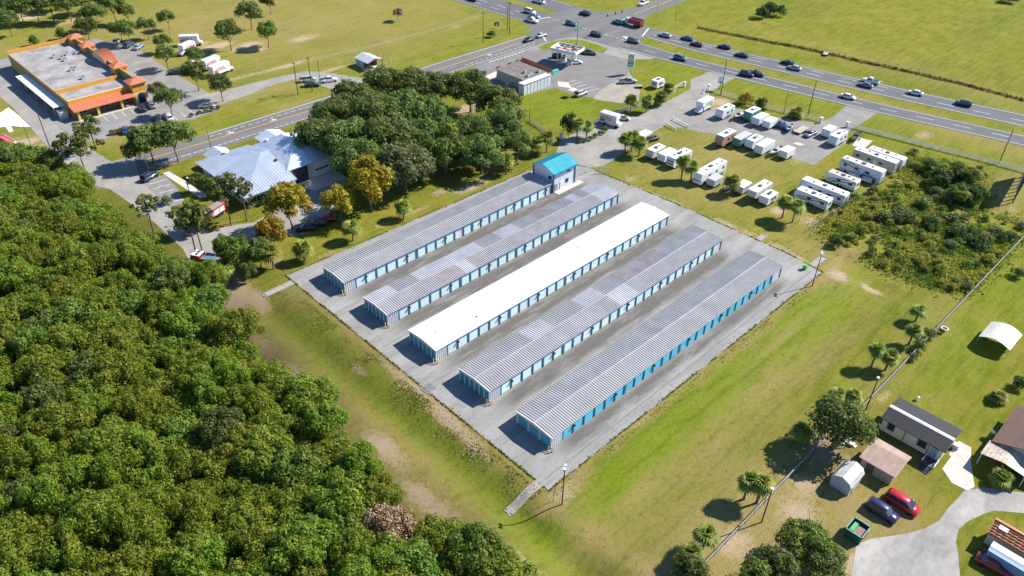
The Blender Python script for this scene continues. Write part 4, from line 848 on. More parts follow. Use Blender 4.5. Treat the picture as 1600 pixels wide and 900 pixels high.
car('pickup','grey',(83.8,3.9),-60,'dark pickup cut off by the bottom edge on the sandy drive',.03)

def box_truck(p, head, label, cab='white', stripe='orange', z=0., L=7.4, group='rental box trucks', txt=True):
    o = thing('box_truck', label, 'truck', (*p, z), R(head), group)
    W = 1.18; bl = L*.70
    bx = part('cargo_box', MB().box(-L/2,-L/2+bl,-W,W,.85,3.5).box(-L/2+bl,-L/2+bl+1.0,-W,W,2.35,3.5), mat('truck white',(.76,.77,.79),.45,var=.05), o)
    part('roof', MB().box(-L/2-.02,-L/2+bl+1.02,-W-.02,W+.02,3.5,3.56), mat('truck roof grey',(.60,.64,.68),.5), o)
    part('cab', loft([(-L/2+bl+.05,[(.98,.5),(1.0,1.3),(.92,2.3)]),(L/2-1.35,[(.98,.5),(1.0,1.3),(.86,2.25)]),(L/2-.95,[(.98,.5),(1.0,1.25),(.9,1.42)]),(L/2-.1,[(.9,.55),(.92,1.1),(.85,1.2)])]).mesh('cab',False), paint(cab), o)
    part('windows', loft([(L/2-1.5,[(.99,1.42),(.9,2.1)]),(L/2-.98,[(.93,1.44),(.88,1.5)])]), GLASS, o)
    for x in (L/2-1.0,-L/2+1.5):
        for y in (.95,-.95): part('wheel', car_meshes('van')['wheel'], TYRE, o, (x,y,.42), 0, 1.25)
    for s_ in (1,-1):
        part('stripe', MB().box(-L/2+.4,-L/2+bl-.5,s_*W if s_ > 0 else -W-.012,s_*W+.012 if s_ > 0 else -W,1.75,2.0), paint(stripe), bx)
        part('graphic', MB().ext([(-L/2+.3,1.1),(-L/2+1.5,1.1),(-L/2+1.9,1.7),(-L/2+1.0,2.3),(-L/2+.3,2.2)],'y',*((W,W+.01) if s_ > 0 else (-W-.01,-W))), paint('teal' if stripe == 'orange' else 'lime'), bx)
        t_ = part('lettering', text_mesh('U-HAUL', 1.05), paint('red'), bx); t_.rotation_euler = (math.pi/2,0,math.pi if s_ > 0 else 0)
        t_.location = (-L/2+bl/2, s_*(W+.02), 2.15)
    part('bumper', MB().box(-L/2-.15,-L/2,-1,1,.5,.75), DARK, o)
    for y in (.7,-.7): part('headlight', car_meshes('van')['lamp'], LAMPW, o, (L/2-.14,y,.95))
    return o
TXT = {}
def text_mesh(s, size):
    if (s,size) in TXT: return TXT[(s,size)]
    cu = bpy.data.curves.new('lettering','FONT'); cu.body = s; cu.size = size; cu.align_x = 'CENTER'; cu.extrude = .006; cu.offset = .02
    ob = bpy.data.objects.new('lettering', cu); C.objects.link(ob)
    dg = bpy.context.evaluated_depsgraph_get(); me_ = bpy.data.meshes.new_from_object(ob.evaluated_get(dg))
    bpy.data.objects.remove(ob); me_.materials.clear(); me_.materials.append(None); TXT[(s,size)] = me_; return me_
box_truck(at(955,188,1.5), -80, 'white rental truck with red lettering backed against the palms', z=.045, L=6.4)
box_truck(at(1099,166,1.5), 183, 'white rental truck with red and lime side at the yard gate', stripe='lime', z=.045)
box_truck(at(299,64,1.5), -35, 'white rental truck farthest into the sandy field', z=0)
box_truck(at(291,77,1.5), 200, 'white rental truck just in front of the farthest one', z=0, L=6.6)
box_truck(at(332,99,1.5), 15, 'white rental truck tucked behind a longer one', z=0)
box_truck(at(346,108,1.5), 15, 'longest white rental truck nearest the service drive', z=0, L=8.4)
def flat_trailer(p, head, label, z=0., L=5, W=1.1, deck=None, name='flat_trailer', cat='trailer'):
    o = thing(name, label, cat, (*p, z), R(head))
    part('frame', MB().box(-L/2,L/2,-W,W,.5,.6).box(L/2,L/2+1.2,-.06,.06,.45,.55), DARK, o)
    n = 7
    for k in range(n): part('plank', MB().box(-L/2,L/2,-W+2*W*k/n+.015,-W+2*W*(k+1)/n-.015,.6,.66), deck or mat('grey timber',(.50,.45,.37),.9,var=.35,scale=2), o)
    for y in (W+.12,-W-.12):
        for x in (-.45,.4): part('wheel', car_meshes('van')['wheel'], TYRE, o, (x,y,.33))
    return o
flat_trailer(at(1252,203,.5), 180, 'empty flat trailer with weathered planks in the yard', .04, 5.4)
flat_trailer(at(1297-7,84,.4), 20, 'low empty trailer parked between the rental trucks', 0, 3.4, .8)
tag(flat_trailer(at(999,135,.4), -35, 'small loaded trailer behind the silver pickup', .03, 2.2, .7))

def rv(p, head, L, Hh, label, kind='trailer', side='white', roof='white', stripe=None, z=0., W=1.22, front='slant'):
    nm, ct = {'trailer':('travel_trailer','camper'),'motor':('motorhome','motorhome'),'cargo':('cargo_trailer','trailer'),'fifth':('fifth_wheel_camper','camper')}[kind]
    o = thing(nm, label, ct, (*p, z), R(head)); z0 = .5 if kind != 'motor' else .4; h = L/2
    f = {'slant':[(h-.75,z0),(h-.1,z0+.5),(h,Hh*.62),(h-.45,Hh-.08)], 'flat':[(h-.05,z0),(h,z0+.2),(h,Hh-.1),(h-.1,Hh)], 'vee':[(h-.5,z0),(h,z0+.9),(h-.05,Hh*.7),(h-.5,Hh)], 'over':[(h-2.4,z0),(h-2.3,1.55),(h-.3,1.6),(h,2.1),(h-.3,Hh-.05)]}[front]
    pr = [(-h+.05,z0),(*f[0],),*f[1:],(-h+.2,Hh),(-h,Hh-.15)]
    part('body', MB().ext([(a,b) for a,b in pr],'y',-W,W).mesh('body'), mat('rv '+side, {'white':(.74,.75,.76),'cream':(.64,.60,.50),'brown':(.36,.26,.18),'grey':(.46,.47,.46),'green':(.10,.26,.25),'beige':(.50,.47,.41),'tan':(.46,.42,.35),'lav':(.62,.64,.70)}[side],.45,var=.08), o)
    part('roof', MB().box(-h+.1,(h-.5 if front != 'flat' else h-.08),-W-.03,W+.03,Hh,Hh+.07), mat('rv roof '+roof, {'white':(.80,.81,.82),'grey':(.48,.49,.47),'tan':(.58,.51,.45),'lav':(.66,.66,.70)}[roof],.6,var=.12,scale=1.2), o)
    if kind != 'cargo':
        n = max(2, int(L/3))
        for k in range(n):
            x = -h+.9+k*(L-2)/n
            for s_ in (1,-1):
                w_ = part('window', MB().box(x,x+1.0,s_*W-.02 if s_ > 0 else -W-.03,s_*W+.03 if s_ > 0 else -W+.02,Hh*.52,Hh*.52+.62), DARK, o)
                part('pane', MB().box(x+.07,x+.93,s_*W if s_ > 0 else -W-.045,s_*W+.045 if s_ > 0 else -W,Hh*.52+.06,Hh*.52+.56), GLASS, w_)
        part('door', MB().box(.1,.8,-W-.04,-W+.02,z0+.05,z0+1.9), FRAME_W, o)
        part('window', MB().box(-h-.03,-h+.03,-.6,.6,Hh*.55,Hh*.55+.6), GLASS, o)
        if kind == 'motor': part('windscreen', MB().add([(h-.08,-W+.1,1.3),(h-.08,W-.1,1.3),(h-.28,W-.1,Hh-.7),(h-.28,-W+.1,Hh-.7),(h+.02,-W+.1,1.3),(h+.02,W-.1,1.3),(h-.1,W-.1,Hh-.7),(h-.1,-W+.1,Hh-.7)],[(4,5,6,7),(0,3,2,1),(0,1,5,4),(2,3,7,6),(1,2,6,5),(3,0,4,7)]), GLASS, o)
        part('air_conditioner', MB().box(-.5,.5,-.4,.4,Hh+.07,Hh+.34), mat('rv vent grey',(.10,.13,.17),.6), o)
        for k in range(2 if L < 8 else 4): part('roof_vent', MB().cbox(-h+1.2+k*(L-2)/(2 if L < 8 else 4),random.uniform(-.5,.5),Hh+.07,.45,.45,.16), mat('rv vent grey',(.10,.13,.17),.6), o)
    else:
        part('rear_door', MB().box(-h-.03,-h+.02,-W+.1,W-.1,z0+.08,Hh-.18), mat('rv lav',(.62,.64,.70),.45), o)
    if stripe:
        cols = dict(blue='navy',red='darkred',brown='brown',green='teal',black='grey')
        for s_ in (1,-1):
            y0_, y1_ = (W,W+.012) if s_ > 0 else (-W-.012,-W)
            mb = MB().ext([(-h+.1,z0+.35),(h-1,z0+.35),(h-1,z0+.5),(-h+.1,z0+.55)],'y',y0_,y1_)
            if stripe in ('black','green'):
                mb.ext([(-h+.1,Hh-.3),(-h+.1,Hh-.6),(h*.4,z0+.5),(h*.7,z0+.5)],'y',y0_,y1_-.004*s_); mb.ext([(-h+1.6,Hh-.2),(-h+2.6,Hh-.2),(h*.9,z0+.8),(h*.75,z0+.7)],'y',y0_,y1_-.006*s_)
            part('stripe', mb, paint(cols[stripe]), o)
    xs_ = (-h*.15,-h*.15+.85) if kind != 'motor' else (h-1.6,-h+1.9)
    for x in xs_:
        for y in (W-.1,-W+.1): part('wheel', car_meshes('van')['wheel'], TYRE, o, (x,y,.37), 0, 1.08)
    if kind in ('trailer','cargo'): part('hitch', MB().box(h-.5,h+1.1,-.06,.06,.45,.57).tube((h+.9,0,.0),(h+.9,0,.6),.04,.04,6), DARK, o)
    return o
Y = .04
def rvp(px, py, Hh, *a, **k): return rv(at(px, py, Hh), *a, **k)
rvp(1134,168,2.9,180,6.4,2.9,'white travel trailer with blue shaded side first in the yard row',stripe='blue',z=Y,front='vee')
rvp(1176,172,2.9,180,5.6,2.9,'camper with green front behind the row of cargo trailers',side='green',z=Y,front='vee')
rvp(1189,181,2.5,180,5.4,2.5,'grey white cargo trailer beside the green fronted camper','cargo',side='lav',z=Y,front='flat')
rvp(1204,187,2.3,180,4.2,2.3,'short white cargo trailer at the end of its row','cargo',side='white',z=Y,front='flat')
rvp(1135,208,3.3,180,6.6,3.3,'tall brown sided camper with white roof at the lawn corner',side='brown',stripe='brown',z=Y)
rvp(1161,212,2.6,180,6.2,2.6,'grey roofed trailer with dark green front','cargo',side='green',roof='grey',z=Y,front='flat')
rvp(1179,216,2.8,180,5.4,2.8,'white camper with several dark roof vents',stripe='blue',z=Y)
rvp(1196,223,2.7,180,6.2,2.7,'large plain white trailer beside the cluttered boat','cargo',z=Y,front='flat')
rvp(1231,233,2.3,180,4.4,2.3,'white box trailer at the corner of the paved yard','cargo',z=Y,front='flat')
rvp(1297,200,2.5,180,4.2,2.5,'white cargo trailer at the yard entrance','cargo',z=Y,front='flat')
rvp(1311,209,2.9,180,6.6,2.9,'white camper casting a square shadow at the paving edge',z=Y,front='vee')
rvp(1025,231,2.7,180,5.6,2.7,'small cream camper first on the grass by the palms',side='cream',stripe='brown')
rvp(1043,237,2.4,180,5.2,2.4,'white cargo trailer between two campers on the grass','cargo',front='flat')
rvp(1062,240,3.0,180,8.0,3.0,'white motorhome beside two palms on the grass','motor',stripe='blue',front='slant')
rvp(1111,260,3.3,180,11.2,3.3,'long white and blue bus motorhome on the grass','motor',stripe='blue',front='flat')
rvp(1118,277,2.1,180,4.0,2.1,'small grey trailer tucked beside the long bus motorhome','cargo',side='grey',roof='grey',front='flat')
rvp(1162,287,2.2,180,4.2,2.2,'small grey trailer with ribbed white roof behind a palm','cargo',side='grey',front='flat')
rvp(1188,291,3.2,180,7.8,3.2,'fifth wheel camper with white roof and beige nose','fifth',side='beige',front='over')
rvp(1202,303,2.3,180,4.6,2.3,'short white camper next to the beige nosed one',stripe='blue',front='flat')
rvp(1272,302,2.9,90,8.8,2.9,'white camper with dark bordered windows nearest the bushes',stripe='black',front='vee')
rvp(1289,290,3.3,90,12.0,3.3,'very long cream fifth wheel camper in the side row','fifth',side='lav',stripe='black',front='slant')
rvp(1318,274,2.8,90,8.2,2.8,'white camper with tan roof in the side row',roof='tan',stripe='green')
rvp(1350,256,3.5,-90,11.0,3.5,'big motorhome with dark swoosh stripes and tan roof','motor',side='lav',roof='tan',stripe='black',front='flat')
rvp(1370,242,3.4,-90,11.4,3.4,'long tan sided motorhome with white roof at the bushes','motor',side='tan',stripe='brown',front='flat')
rvp(1387,239,3.4,-90,9.6,3.4,'white motorhome behind the tan sided one','motor',stripe='red',front='flat')
rvp(1007,205,2.9,180,4.4,2.3,'white camper top behind the three palms at the gate','cargo',front='flat',z=Y)
rvp(552,248,2.9,-50,8.0,2.9,'long beige motorhome parked under the oaks behind the station','motor',side='beige',roof='tan',front='flat')
rvp(1029,124,2.6,0,4.2,2.6,'rounded white camper by the palms beside the highway verge',front='vee')
# fire engines, dump truck, boats ---------------------------------------
def fire_truck(p, head, label, z=.03, open_back=False):
    o = thing('fire_truck', label, 'fire truck', (*p, z), R(head)); RED = paint('red')
    part('cab', loft([(1.6,[(1.15,.5),(1.2,1.4),(1.05,2.7)]),(3.6,[(1.15,.5),(1.2,1.4),(1.05,2.65)]),(4.0,[(1.1,.6),(1.15,1.3),(1.0,1.7)])]), RED, o)
    part('cab_roof', MB().box(1.6,3.55,-1.06,1.06,2.7,2.78), FRAME_W, o)
    part('windows', MB().box(2.0,3.4,-1.17,1.17,1.7,2.4).box(3.4,3.86,-.95,.95,1.75,2.4), GLASS, o)
    part('body', MB().box(-4,1.5,-1.2,1.2,.6,2.3 if not open_back else 1.4), RED if not open_back else mat('timber rail',(.42,.33,.2),.8), o)
    if not open_back:
        part('hose_bed', MB().box(-3.8,1.2,-.9,.9,2.3,2.42), mat('hose grey',(.30,.29,.27),.9,var=.4,scale=6), o)
        for s_ in (1,-1):
            for k in range(3): part('locker', MB().box(-3.6+1.7*k,-2.1+1.7*k,s_*1.2 if s_ > 0 else -1.22,s_*1.22 if s_ > 0 else -1.2,.9,2.1), mat('rv white',(.74,.75,.76),.45), o)
    else:
        part('tank', MB().box(-1.2,1.3,-1.05,1.05,1.4,2.3), mat('blue tarp',(.10,.24,.36),.5,var=.3,scale=1.5), o); part('load', MB().box(-3.9,-1.25,-1.05,1.05,1.4,2.0), mat('debris brown',(.33,.22,.19),.9,var=.5,scale=6), o)
        part('rack', MB().box(-3.9,1.3,-1.22,-1.1,1.4,2.4).box(-3.9,1.3,1.1,1.22,1.4,2.4), mat('timber rail',(.42,.33,.2),.8), o)
    part('light_bar', MB().box(2.2,2.6,-.8,.8,2.78,2.95), paint('blue'), o)
    for x in (2.9,-1.6,-2.7):
        for y in (1.05,-1.05): part('wheel', car_meshes('van')['wheel'], TYRE, o, (x,y,.48), 0, 1.4)
    return o
fire_truck(at(327,333,1.5), 200, 'red fire engine with white roof behind the pine trees')
fire_truck(at(328,408,1.2), 120, 'red cab truck with blue covered load at the wood edge', open_back=True)
o = thing('dump_truck', 'red dump truck in the queue at the junction', 'truck', (*at(989,36,1), .05), R(hdir(181, False)))
part('cab', loft([(1.6,[(1.1,.6),(1.15,1.5),(1.0,2.6)]),(2.9,[(1.1,.6),(1.15,1.5),(1.0,2.5)]),(3.2,[(1.0,.6),(1.0,1.4),(.9,1.6)]),(4.4,[(.9,.6),(.9,1.3),(.8,1.5)])]), paint('white'), o)
part('windows', MB().box(1.9,2.7,-1.12,1.12,1.75,2.3).box(2.7,3.05,-.9,.9,1.75,2.35), GLASS, o)
for a in ((-4,1.3,-1.25,-1.15),(-4,1.3,1.15,1.25),(-4.05,-3.95,-1.25,1.25),(1.2,1.3,-1.25,1.25)): part('bed_side', MB().box(*a,1.1,2.7), paint('crimson'), o)
part('load', MB().box(-3.9,1.2,-1.14,1.14,1.1,2.3), mat('dark load',(.10,.05,.05),.9,var=.4,scale=3), o)
part('frame', MB().box(-4,4,-.5,.5,.7,1.08), DARK, o)
for k in range(5): part('bed_rib', MB().box(-3.6+1.1*k,-3.45+1.1*k,-1.32,-1.25,1.1,2.7), paint('crimson'), o)
for x in (3.3,-1.4,-2.5,-3.4):
    for y in (1.05,-1.05): part('wheel', car_meshes('van')['wheel'], TYRE, o, (x,y,.5), 0, 1.45)
def boat(p, head, label, col, z=.04, L=5.2, W=1.0, cover=None):
    o = thing('boat', label, 'boat', (*p, z), R(head)); h = L/2
    def sec(w_, zk): return [(.05*w_,zk),(w_*.7,zk+.25),(w_,1.25)]
    part('hull', loft([(-h,sec(W*.9,.55)),(-h*.3,sec(W,.5)),(h*.4,sec(W*.85,.55)),(h*.8,sec(W*.45,.7)),(h,sec(W*.06,1.0))]), mat('boat '+col,{'blue':(.04,.12,.34),'dark':(.05,.07,.06),'white':(.7,.71,.72),'teal':(.10,.22,.24)}[col],.35,var=.15), o)
    part('cockpit', MB().prism([(-h+.15,-W*.75),(h*.3,-W*.7),(h*.7,0),(h*.3,W*.7),(-h+.15,W*.75)],1.255,1.27), cover or mat('boat deck',(.55,.5,.42),.8,var=.4,scale=5), o)
    part('windscreen', MB().box(.1,.2,-.6,.6,1.27,1.65), GLASS, o); part('console', MB().box(-.5,.1,-.35,.35,1.27,1.6), DARK, o)
    part('outboard', MB().box(-h-.4,-h,-.2,.2,.7,1.6), DARK, o)
    part('trailer_frame', MB().box(-h+.2,h+1.2,-.05,.05,.35,.45).box(-.6,-.5,-1.0,1.0,.35,.45).tube((h+1.1,0,0),(h+1.1,0,.45),.04,.04,6), DARK, o)
    for y in (1.0,-1.0): part('wheel', car_meshes('van')['wheel'], TYRE, o, (-.55,y,.31), 0, .92)
    return o
boat(at(1233,201,.9),190,'small blue boat on a trailer in the yard','blue',L=3.8)
boat(at(1211,237,.9),180,'cluttered open boat between the white trailers','teal',L=5.4)
boat(at(1337,214,.9),185,'dark covered boat beside the concrete pad','dark',L=5.6,cover=mat('dark cover',(.06,.07,.05),.9))
boat(at(1154,181,.9),180,'dark boat with raised mast frame behind the first camper','dark',L=5.6)
boat(at(1344,278,.8),90,'white topped boat between two campers in the side row','white',0,L=6.2,cover=mat('white cover',(.72,.72,.74),.7))
boat(at(1139,292,.8),180,'beige covered boat under a palm on the grass','white',0,L=4.6,cover=mat('beige cover',(.5,.42,.3),.9))
for px, py, sx in ((283,84,1),(300,97,1),(262,74,1)):
    flat_trailer(at(px,py,.5), 15, 'small white trailer %s' % ('beside the front rental truck' if px == 300 else 'under the round lot tree' if px == 262 else 'behind the trees of the restaurant lot'), 0, 2.6, .8, mat('rv white',(.74,.75,.76),.45), 'utility_trailer')
# ------------------------------------------------------------------ vegetation
def leafmat(name, a, b, c=None, trans=.25, orand=.40):
    if name in MATS: return MATS[name]
    mt, t, bs = nodes(name)
    gi = t.nodes.new('ShaderNodeNewGeometry'); oi = t.nodes.new('ShaderNodeObjectInfo')
    col = mix(t, gi.outputs['Random Per Island'], a, b)
    if c: col = mix(t, ramp(t, noise(t, gi.outputs['Position'], .45, 3, .6), .48, .70), col, c)
    k = math_(t, 'MULTIPLY_ADD', oi.outputs['Random'], orand); k.node.inputs[2].default_value = 1-orand/2
    hs = t.nodes.new('ShaderNodeHueSaturation'); t.links.new(k, hs.inputs['Value']); t.links.new(col, hs.inputs['Color'])
    h2 = math_(t, 'MULTIPLY_ADD', oi.outputs['Random'], .035); h2.node.inputs[2].default_value = .483; t.links.new(h2, hs.inputs['Hue'])
    t.links.new(hs.outputs[0], bs.inputs['Base Color']); bs.inputs['Roughness'].default_value = .55; bs.inputs['Specular IOR Level'].default_value = .3
    tr = t.nodes.new('ShaderNodeBsdfTranslucent'); t.links.new(hs.outputs[0], tr.inputs[0])
    ms = t.nodes.new('ShaderNodeMixShader'); ms.inputs[0].default_value = trans
    t.links.new(bs.outputs[0], ms.inputs[1]); t.links.new(tr.outputs[0], ms.inputs[2])
    t.links.new(ms.outputs[0], t.nodes['Material Output'].inputs['Surface'])
    MATS[name] = mt; return mt
LM = {'wood': leafmat('olive wood leaves', (.095,.165,.016), (.27,.345,.032), (.34,.345,.04), .48, .30), 'oak': leafmat('live oak leaves', (.080,.140,.030), (.215,.285,.065), (.26,.29,.09), .42),
 'lot': leafmat('lot tree leaves', (.080,.135,.03), (.20,.26,.055), (.24,.27,.065), .42), 'yellow': leafmat('yellow autumn leaves', (.19,.22,.018), (.56,.43,.03), (.44,.29,.03), .38), 'bright': leafmat('bright green leaves', (.08,.155,.02), (.20,.30,.04), (.26,.30,.045), .4),
 'palm': leafmat('palm fronds', (.095,.15,.018), (.29,.34,.05), (.40,.37,.07)), 'pine': leafmat('pine needles', (.06,.09,.02), (.17,.20,.04), (.22,.21,.04)), 'scrub': leafmat('scrub leaves', (.24,.29,.04), (.47,.46,.085), (.42,.37,.09), .45),
 'grey': leafmat('grey green leaves', (.12,.15,.06), (.27,.29,.13), (.20,.24,.07), .4), 'dead': leafmat('bare brown twigs', (.17,.10,.055), (.33,.20,.115), (.26,.19,.13), 0.), 'hedge': leafmat('dry hedge leaves', (.10,.10,.03), (.24,.20,.07), (.26,.18,.07), .35), 'dark': leafmat('dark evergreen leaves', (.035,.07,.02), (.10,.16,.035), None, .35)}
BARK = mat('grey brown bark', (.20,.155,.115), .95, var=.4, scale=3); PALMB = mat('palm bark', (.26,.21,.15), .95, var=.4, scale=4)
def quads(name, q):
    n = len(q); me_ = bpy.data.meshes.new(name); me_.vertices.add(n*4); me_.vertices.foreach_set('co', q.astype(np.float32).ravel())
    me_.loops.add(n*4); me_.loops.foreach_set('vertex_index', np.arange(n*4, dtype=np.int32))
    me_.polygons.add(n); me_.polygons.foreach_set('loop_start', np.arange(0, n*4, 4, dtype=np.int32)); me_.update(); me_.materials.append(None); return me_
def unit(n, r): d = r.normal(size=(n,3)); return d/np.linalg.norm(d, axis=1, keepdims=True)
def leaves(c, nrm, size, r, asp=.62):
    n = len(c); nrm = nrm/np.linalg.norm(nrm, axis=1, keepdims=True)
    a = np.cross(nrm, unit(n, r)); a /= np.linalg.norm(a, axis=1, keepdims=True)+1e-9; b = np.cross(nrm, a)
    s = (size*(.55+.9*r.random(n)))[:,None]; a = a*s/2; b = b*s*asp/2
    bend = nrm*s*.12
    return np.stack([c-a-b*.5, c-b*.9+bend, c+a+b*.3, c+b*.9+bend], 1)
def crown_mesh(name, seed, rx, rz, nb, nl, size, zc=0, spread=.72, flat=.0, inner=.18, br=(.30,.46)):
    r = np.random.default_rng(seed); d = unit(nb, r); d[:,2] = np.abs(d[:,2])*1.05-.35
    cen = d*(spread*(.55+.45*r.random((nb,1))))*np.array([rx,rx,rz]); cen[:2] *= .3
    rad = rx*r.uniform(br[0], br[1], nb); k = r.choice(nb, nl, p=rad**2/np.sum(rad**2))
    u = unit(nl, r); u[:,2] = u[:,2]+.30; u /= np.linalg.norm(u, axis=1, keepdims=True)
    sh = np.where(r.random(nl) < inner, r.random(nl)**.5*.8, .78+.30*r.random(nl))
    # ragged edge: lumps on every clump
    lump = 1+.16*np.sin(u[:,0]*6+k)*np.cos(u[:,1]*5+2*k)
    pz = np.array([1,1,min(1.,rz/rx*1.05)])
    c = cen[k]+u*(rad[k]*sh*lump)[:,None]*pz; c[:,2] += zc
    return quads(name, leaves(c, u+r.normal(size=(nl,3))*.45, size, r))
def trunk_mesh(seed, h, r0, limbs, reach, z1, bend=.3, top=None):
    r = random.Random(seed); mb = MB(); p = Vector((0,0,-.3)); segs = 3; pts = [p]
    for k in range(segs): p = Vector((r.uniform(-bend,bend)*(k+1)/segs, r.uniform(-bend,bend)*(k+1)/segs, h*(k+1)/segs)); pts.append(p)
    rr = [r0*(1-.18*k) for k in range(segs+1)]; rr[0] *= 1.25
    for a, b, ra, rb in zip(pts, pts[1:], rr, rr[1:]): mb.tube(a, b, ra, rb, 8, False)
    for k in range(limbs):
        a = 2*math.pi*k/limbs+r.uniform(-.4,.4); s0 = pts[-1] if k % 2 else pts[-2].lerp(pts[-1], r.uniform(.3,.9))
        m_ = s0+Vector((math.cos(a)*reach*.5, math.sin(a)*reach*.5, (z1-h)*.45)); e = s0+Vector((math.cos(a)*reach*r.uniform(.8,1.1), math.sin(a)*reach, (z1-h)*r.uniform(.75,1.1)))
        mb.tube(s0, m_, r0*.5, r0*.32, 6, False); mb.tube(m_, e, r0*.32, r0*.08, 5, False)
        for j in range(2):
            e2 = m_+Vector((r.uniform(-1,1)*reach*.5, r.uniform(-1,1)*reach*.5, (z1-h)*.4)); mb.tube(m_, e2, r0*.2, r0*.05, 4, False)
    return mb.mesh('trunk', True)
def palm_mesh(seed, n=64, ln=1.75):
    r = random.Random(seed); q = []
    for k in range(n):
        az = r.uniform(0, 2*math.pi); el = math.asin(r.uniform(-.62, .98)); L = ln*r.uniform(.75,1.1)
        d = Vector((math.cos(az)*math.cos(el), math.sin(az)*math.cos(el), math.sin(el)))
        side = d.cross(Vector((0,0,1))); side = side.normalized() if side.length > .05 else Vector((1,0,0)); up = side.cross(d)
        p0 = d*L*.28; tip = d*L; n2 = 9
        q.append([-side*.02, side*.02, p0+side*.02, p0-side*.02])
        for j in range(n2):
            a = (j/(n2-1)-.5)*2.5; dir_ = d*math.cos(a)+side*math.sin(a); ll = L*(.78-.16*abs(a))
            e = p0+dir_*ll+Vector((0,0,-1))*ll*ll*.20; m_ = p0+dir_*ll*.55+up*.05; w_ = (d*-math.sin(a)+side*math.cos(a))*.115
            q.append([p0-w_*.2, m_-w_, m_+w_, p0+w_*.2]); q.append([m_-w_, e-w_*.12, e+w_*.12, m_+w_])
    return quads('fronds', np.array([[list(v) for v in f] for f in q]))
PALMC = [palm_mesh(s) for s in (1,2,3)]
def palm_trunk(h):
    mb = MB(); n = max(3, int(h/1.0))
    for k in range(n): mb.tube((0,0,h*k/n-(.2 if k == 0 else 0)), (0,0,h*(k+1)/n), .20 if k else .26, .17, 9, False)
    mb.tube((0,0,h-.55),(0,0,h-.1),.2,.34,9,False)
    return mb.mesh('trunk', True)
PT = {h: palm_trunk(h) for h in (1.0,2.,3.,4.,5.,6.)}
def palm(base, h, label, s=1., group='cabbage palms'):
    hh = min(PT, key=lambda q: abs(q-h)); o = thing('palm_tree', label, 'palm tree', (*base, H(base)), random.uniform(0,6.28), group)
    part('trunk', PT[hh], PALMB, o, scale=(1,1,h/hh)); part('crown', random.choice(PALMC), LM['palm'], o, (0,0,h), 0, s); return o
def bare_mesh(seed, h, rx):
    r = random.Random(seed); mb = MB()
    for k in range(40):
        a = r.uniform(0,6.28); e = r.uniform(.3,1.3); p = Vector((0,0,.1)); d = Vector((math.cos(a)*math.cos(e), math.sin(a)*math.cos(e), math.sin(e)))
        q = p+d*h*.5; mb.tube(p, q, .035, .025, 4, False)
        for j in range(4):
            f = q+Vector((r.uniform(-1,1)*rx*.5, r.uniform(-1,1)*rx*.5, r.uniform(.1,.5)*h)); mb.tube(q, f, .022, .008, 3, False)
    return mb.mesh('stems')
KIND = {}
def kind(nm, crowns, trunk, cm, name='broadleaf_tree', cat='tree', bark=BARK): KIND[nm] = (crowns, trunk, cm, name, cat, bark)
kind('wood', [crown_mesh('crown', 100+k, 4.5, 3.9, 50, 11000, .38, 7.4, .90, br=(.15,.30)) for k in range(5)], [trunk_mesh(k, 5., .2, 5, 2.4, 9) for k in range(2)], 'wood')
kind('oak', [crown_mesh('crown', 120+k, 6.8, 5.0, 46, 8500, .60, 6.4, .86, br=(.17,.32)) for k in range(3)], [trunk_mesh(10+k, 3.2, .38, 6, 3.6, 8) for k in range(2)], 'oak', 'live_oak_tree')
kind('lot', [crown_mesh('crown', 140+k, 3.9, 3.1, 24, 2900, .52, 5.2, .82, br=(.2,.36)) for k in range(3)], [trunk_mesh(20+k, 2.8, .16, 5, 1.9, 6) for k in range(2)], 'lot', 'shade_tree')
kind('yellow', [crown_mesh('crown', 150+k, 3.6, 4.4, 34, 4200, .45, 4.9, .86, br=(.2,.32)) for k in range(2)], [trunk_mesh(30+k, 2.6, .16, 6, 1.7, 8) for k in range(2)], 'yellow', 'autumn_tree')
kind('bright', [crown_mesh('crown', 160+k, 4.6, 3.9, 34, 4800, .50, 4.6, .86, br=(.18,.34)) for k in range(2)], KIND['oak'][1], 'bright')
kind('pine', [crown_mesh('crown', 170+k, 2.6, 1.9, 22, 900, .42, 0, .95, br=(.14,.24)) for k in range(2)], [], 'pine', 'pine_tree')
kind('shrub', [crown_mesh('crown', 180+k, 1.5, 1.2, 18, 900, .28, .9, .8, br=(.22,.4)) for k in range(4)], [trunk_mesh(40, .5, .06, 5, .7, 1.2)], 'scrub', 'shrub', 'shrub')
def tree(k, base, label, s=1., group=None, sz=None, cm=None):
    cr_, tr_, lm, nm, ct, bk = KIND[k]; o = thing(nm, label, ct, (*base, H(base)), random.uniform(0,6.28), group)
    sc = (s, s, sz or s)
    part('trunk', random.choice(tr_), bk, o, scale=sc); part('crown', random.choice(cr_), LM[cm or lm], o, scale=sc); return o
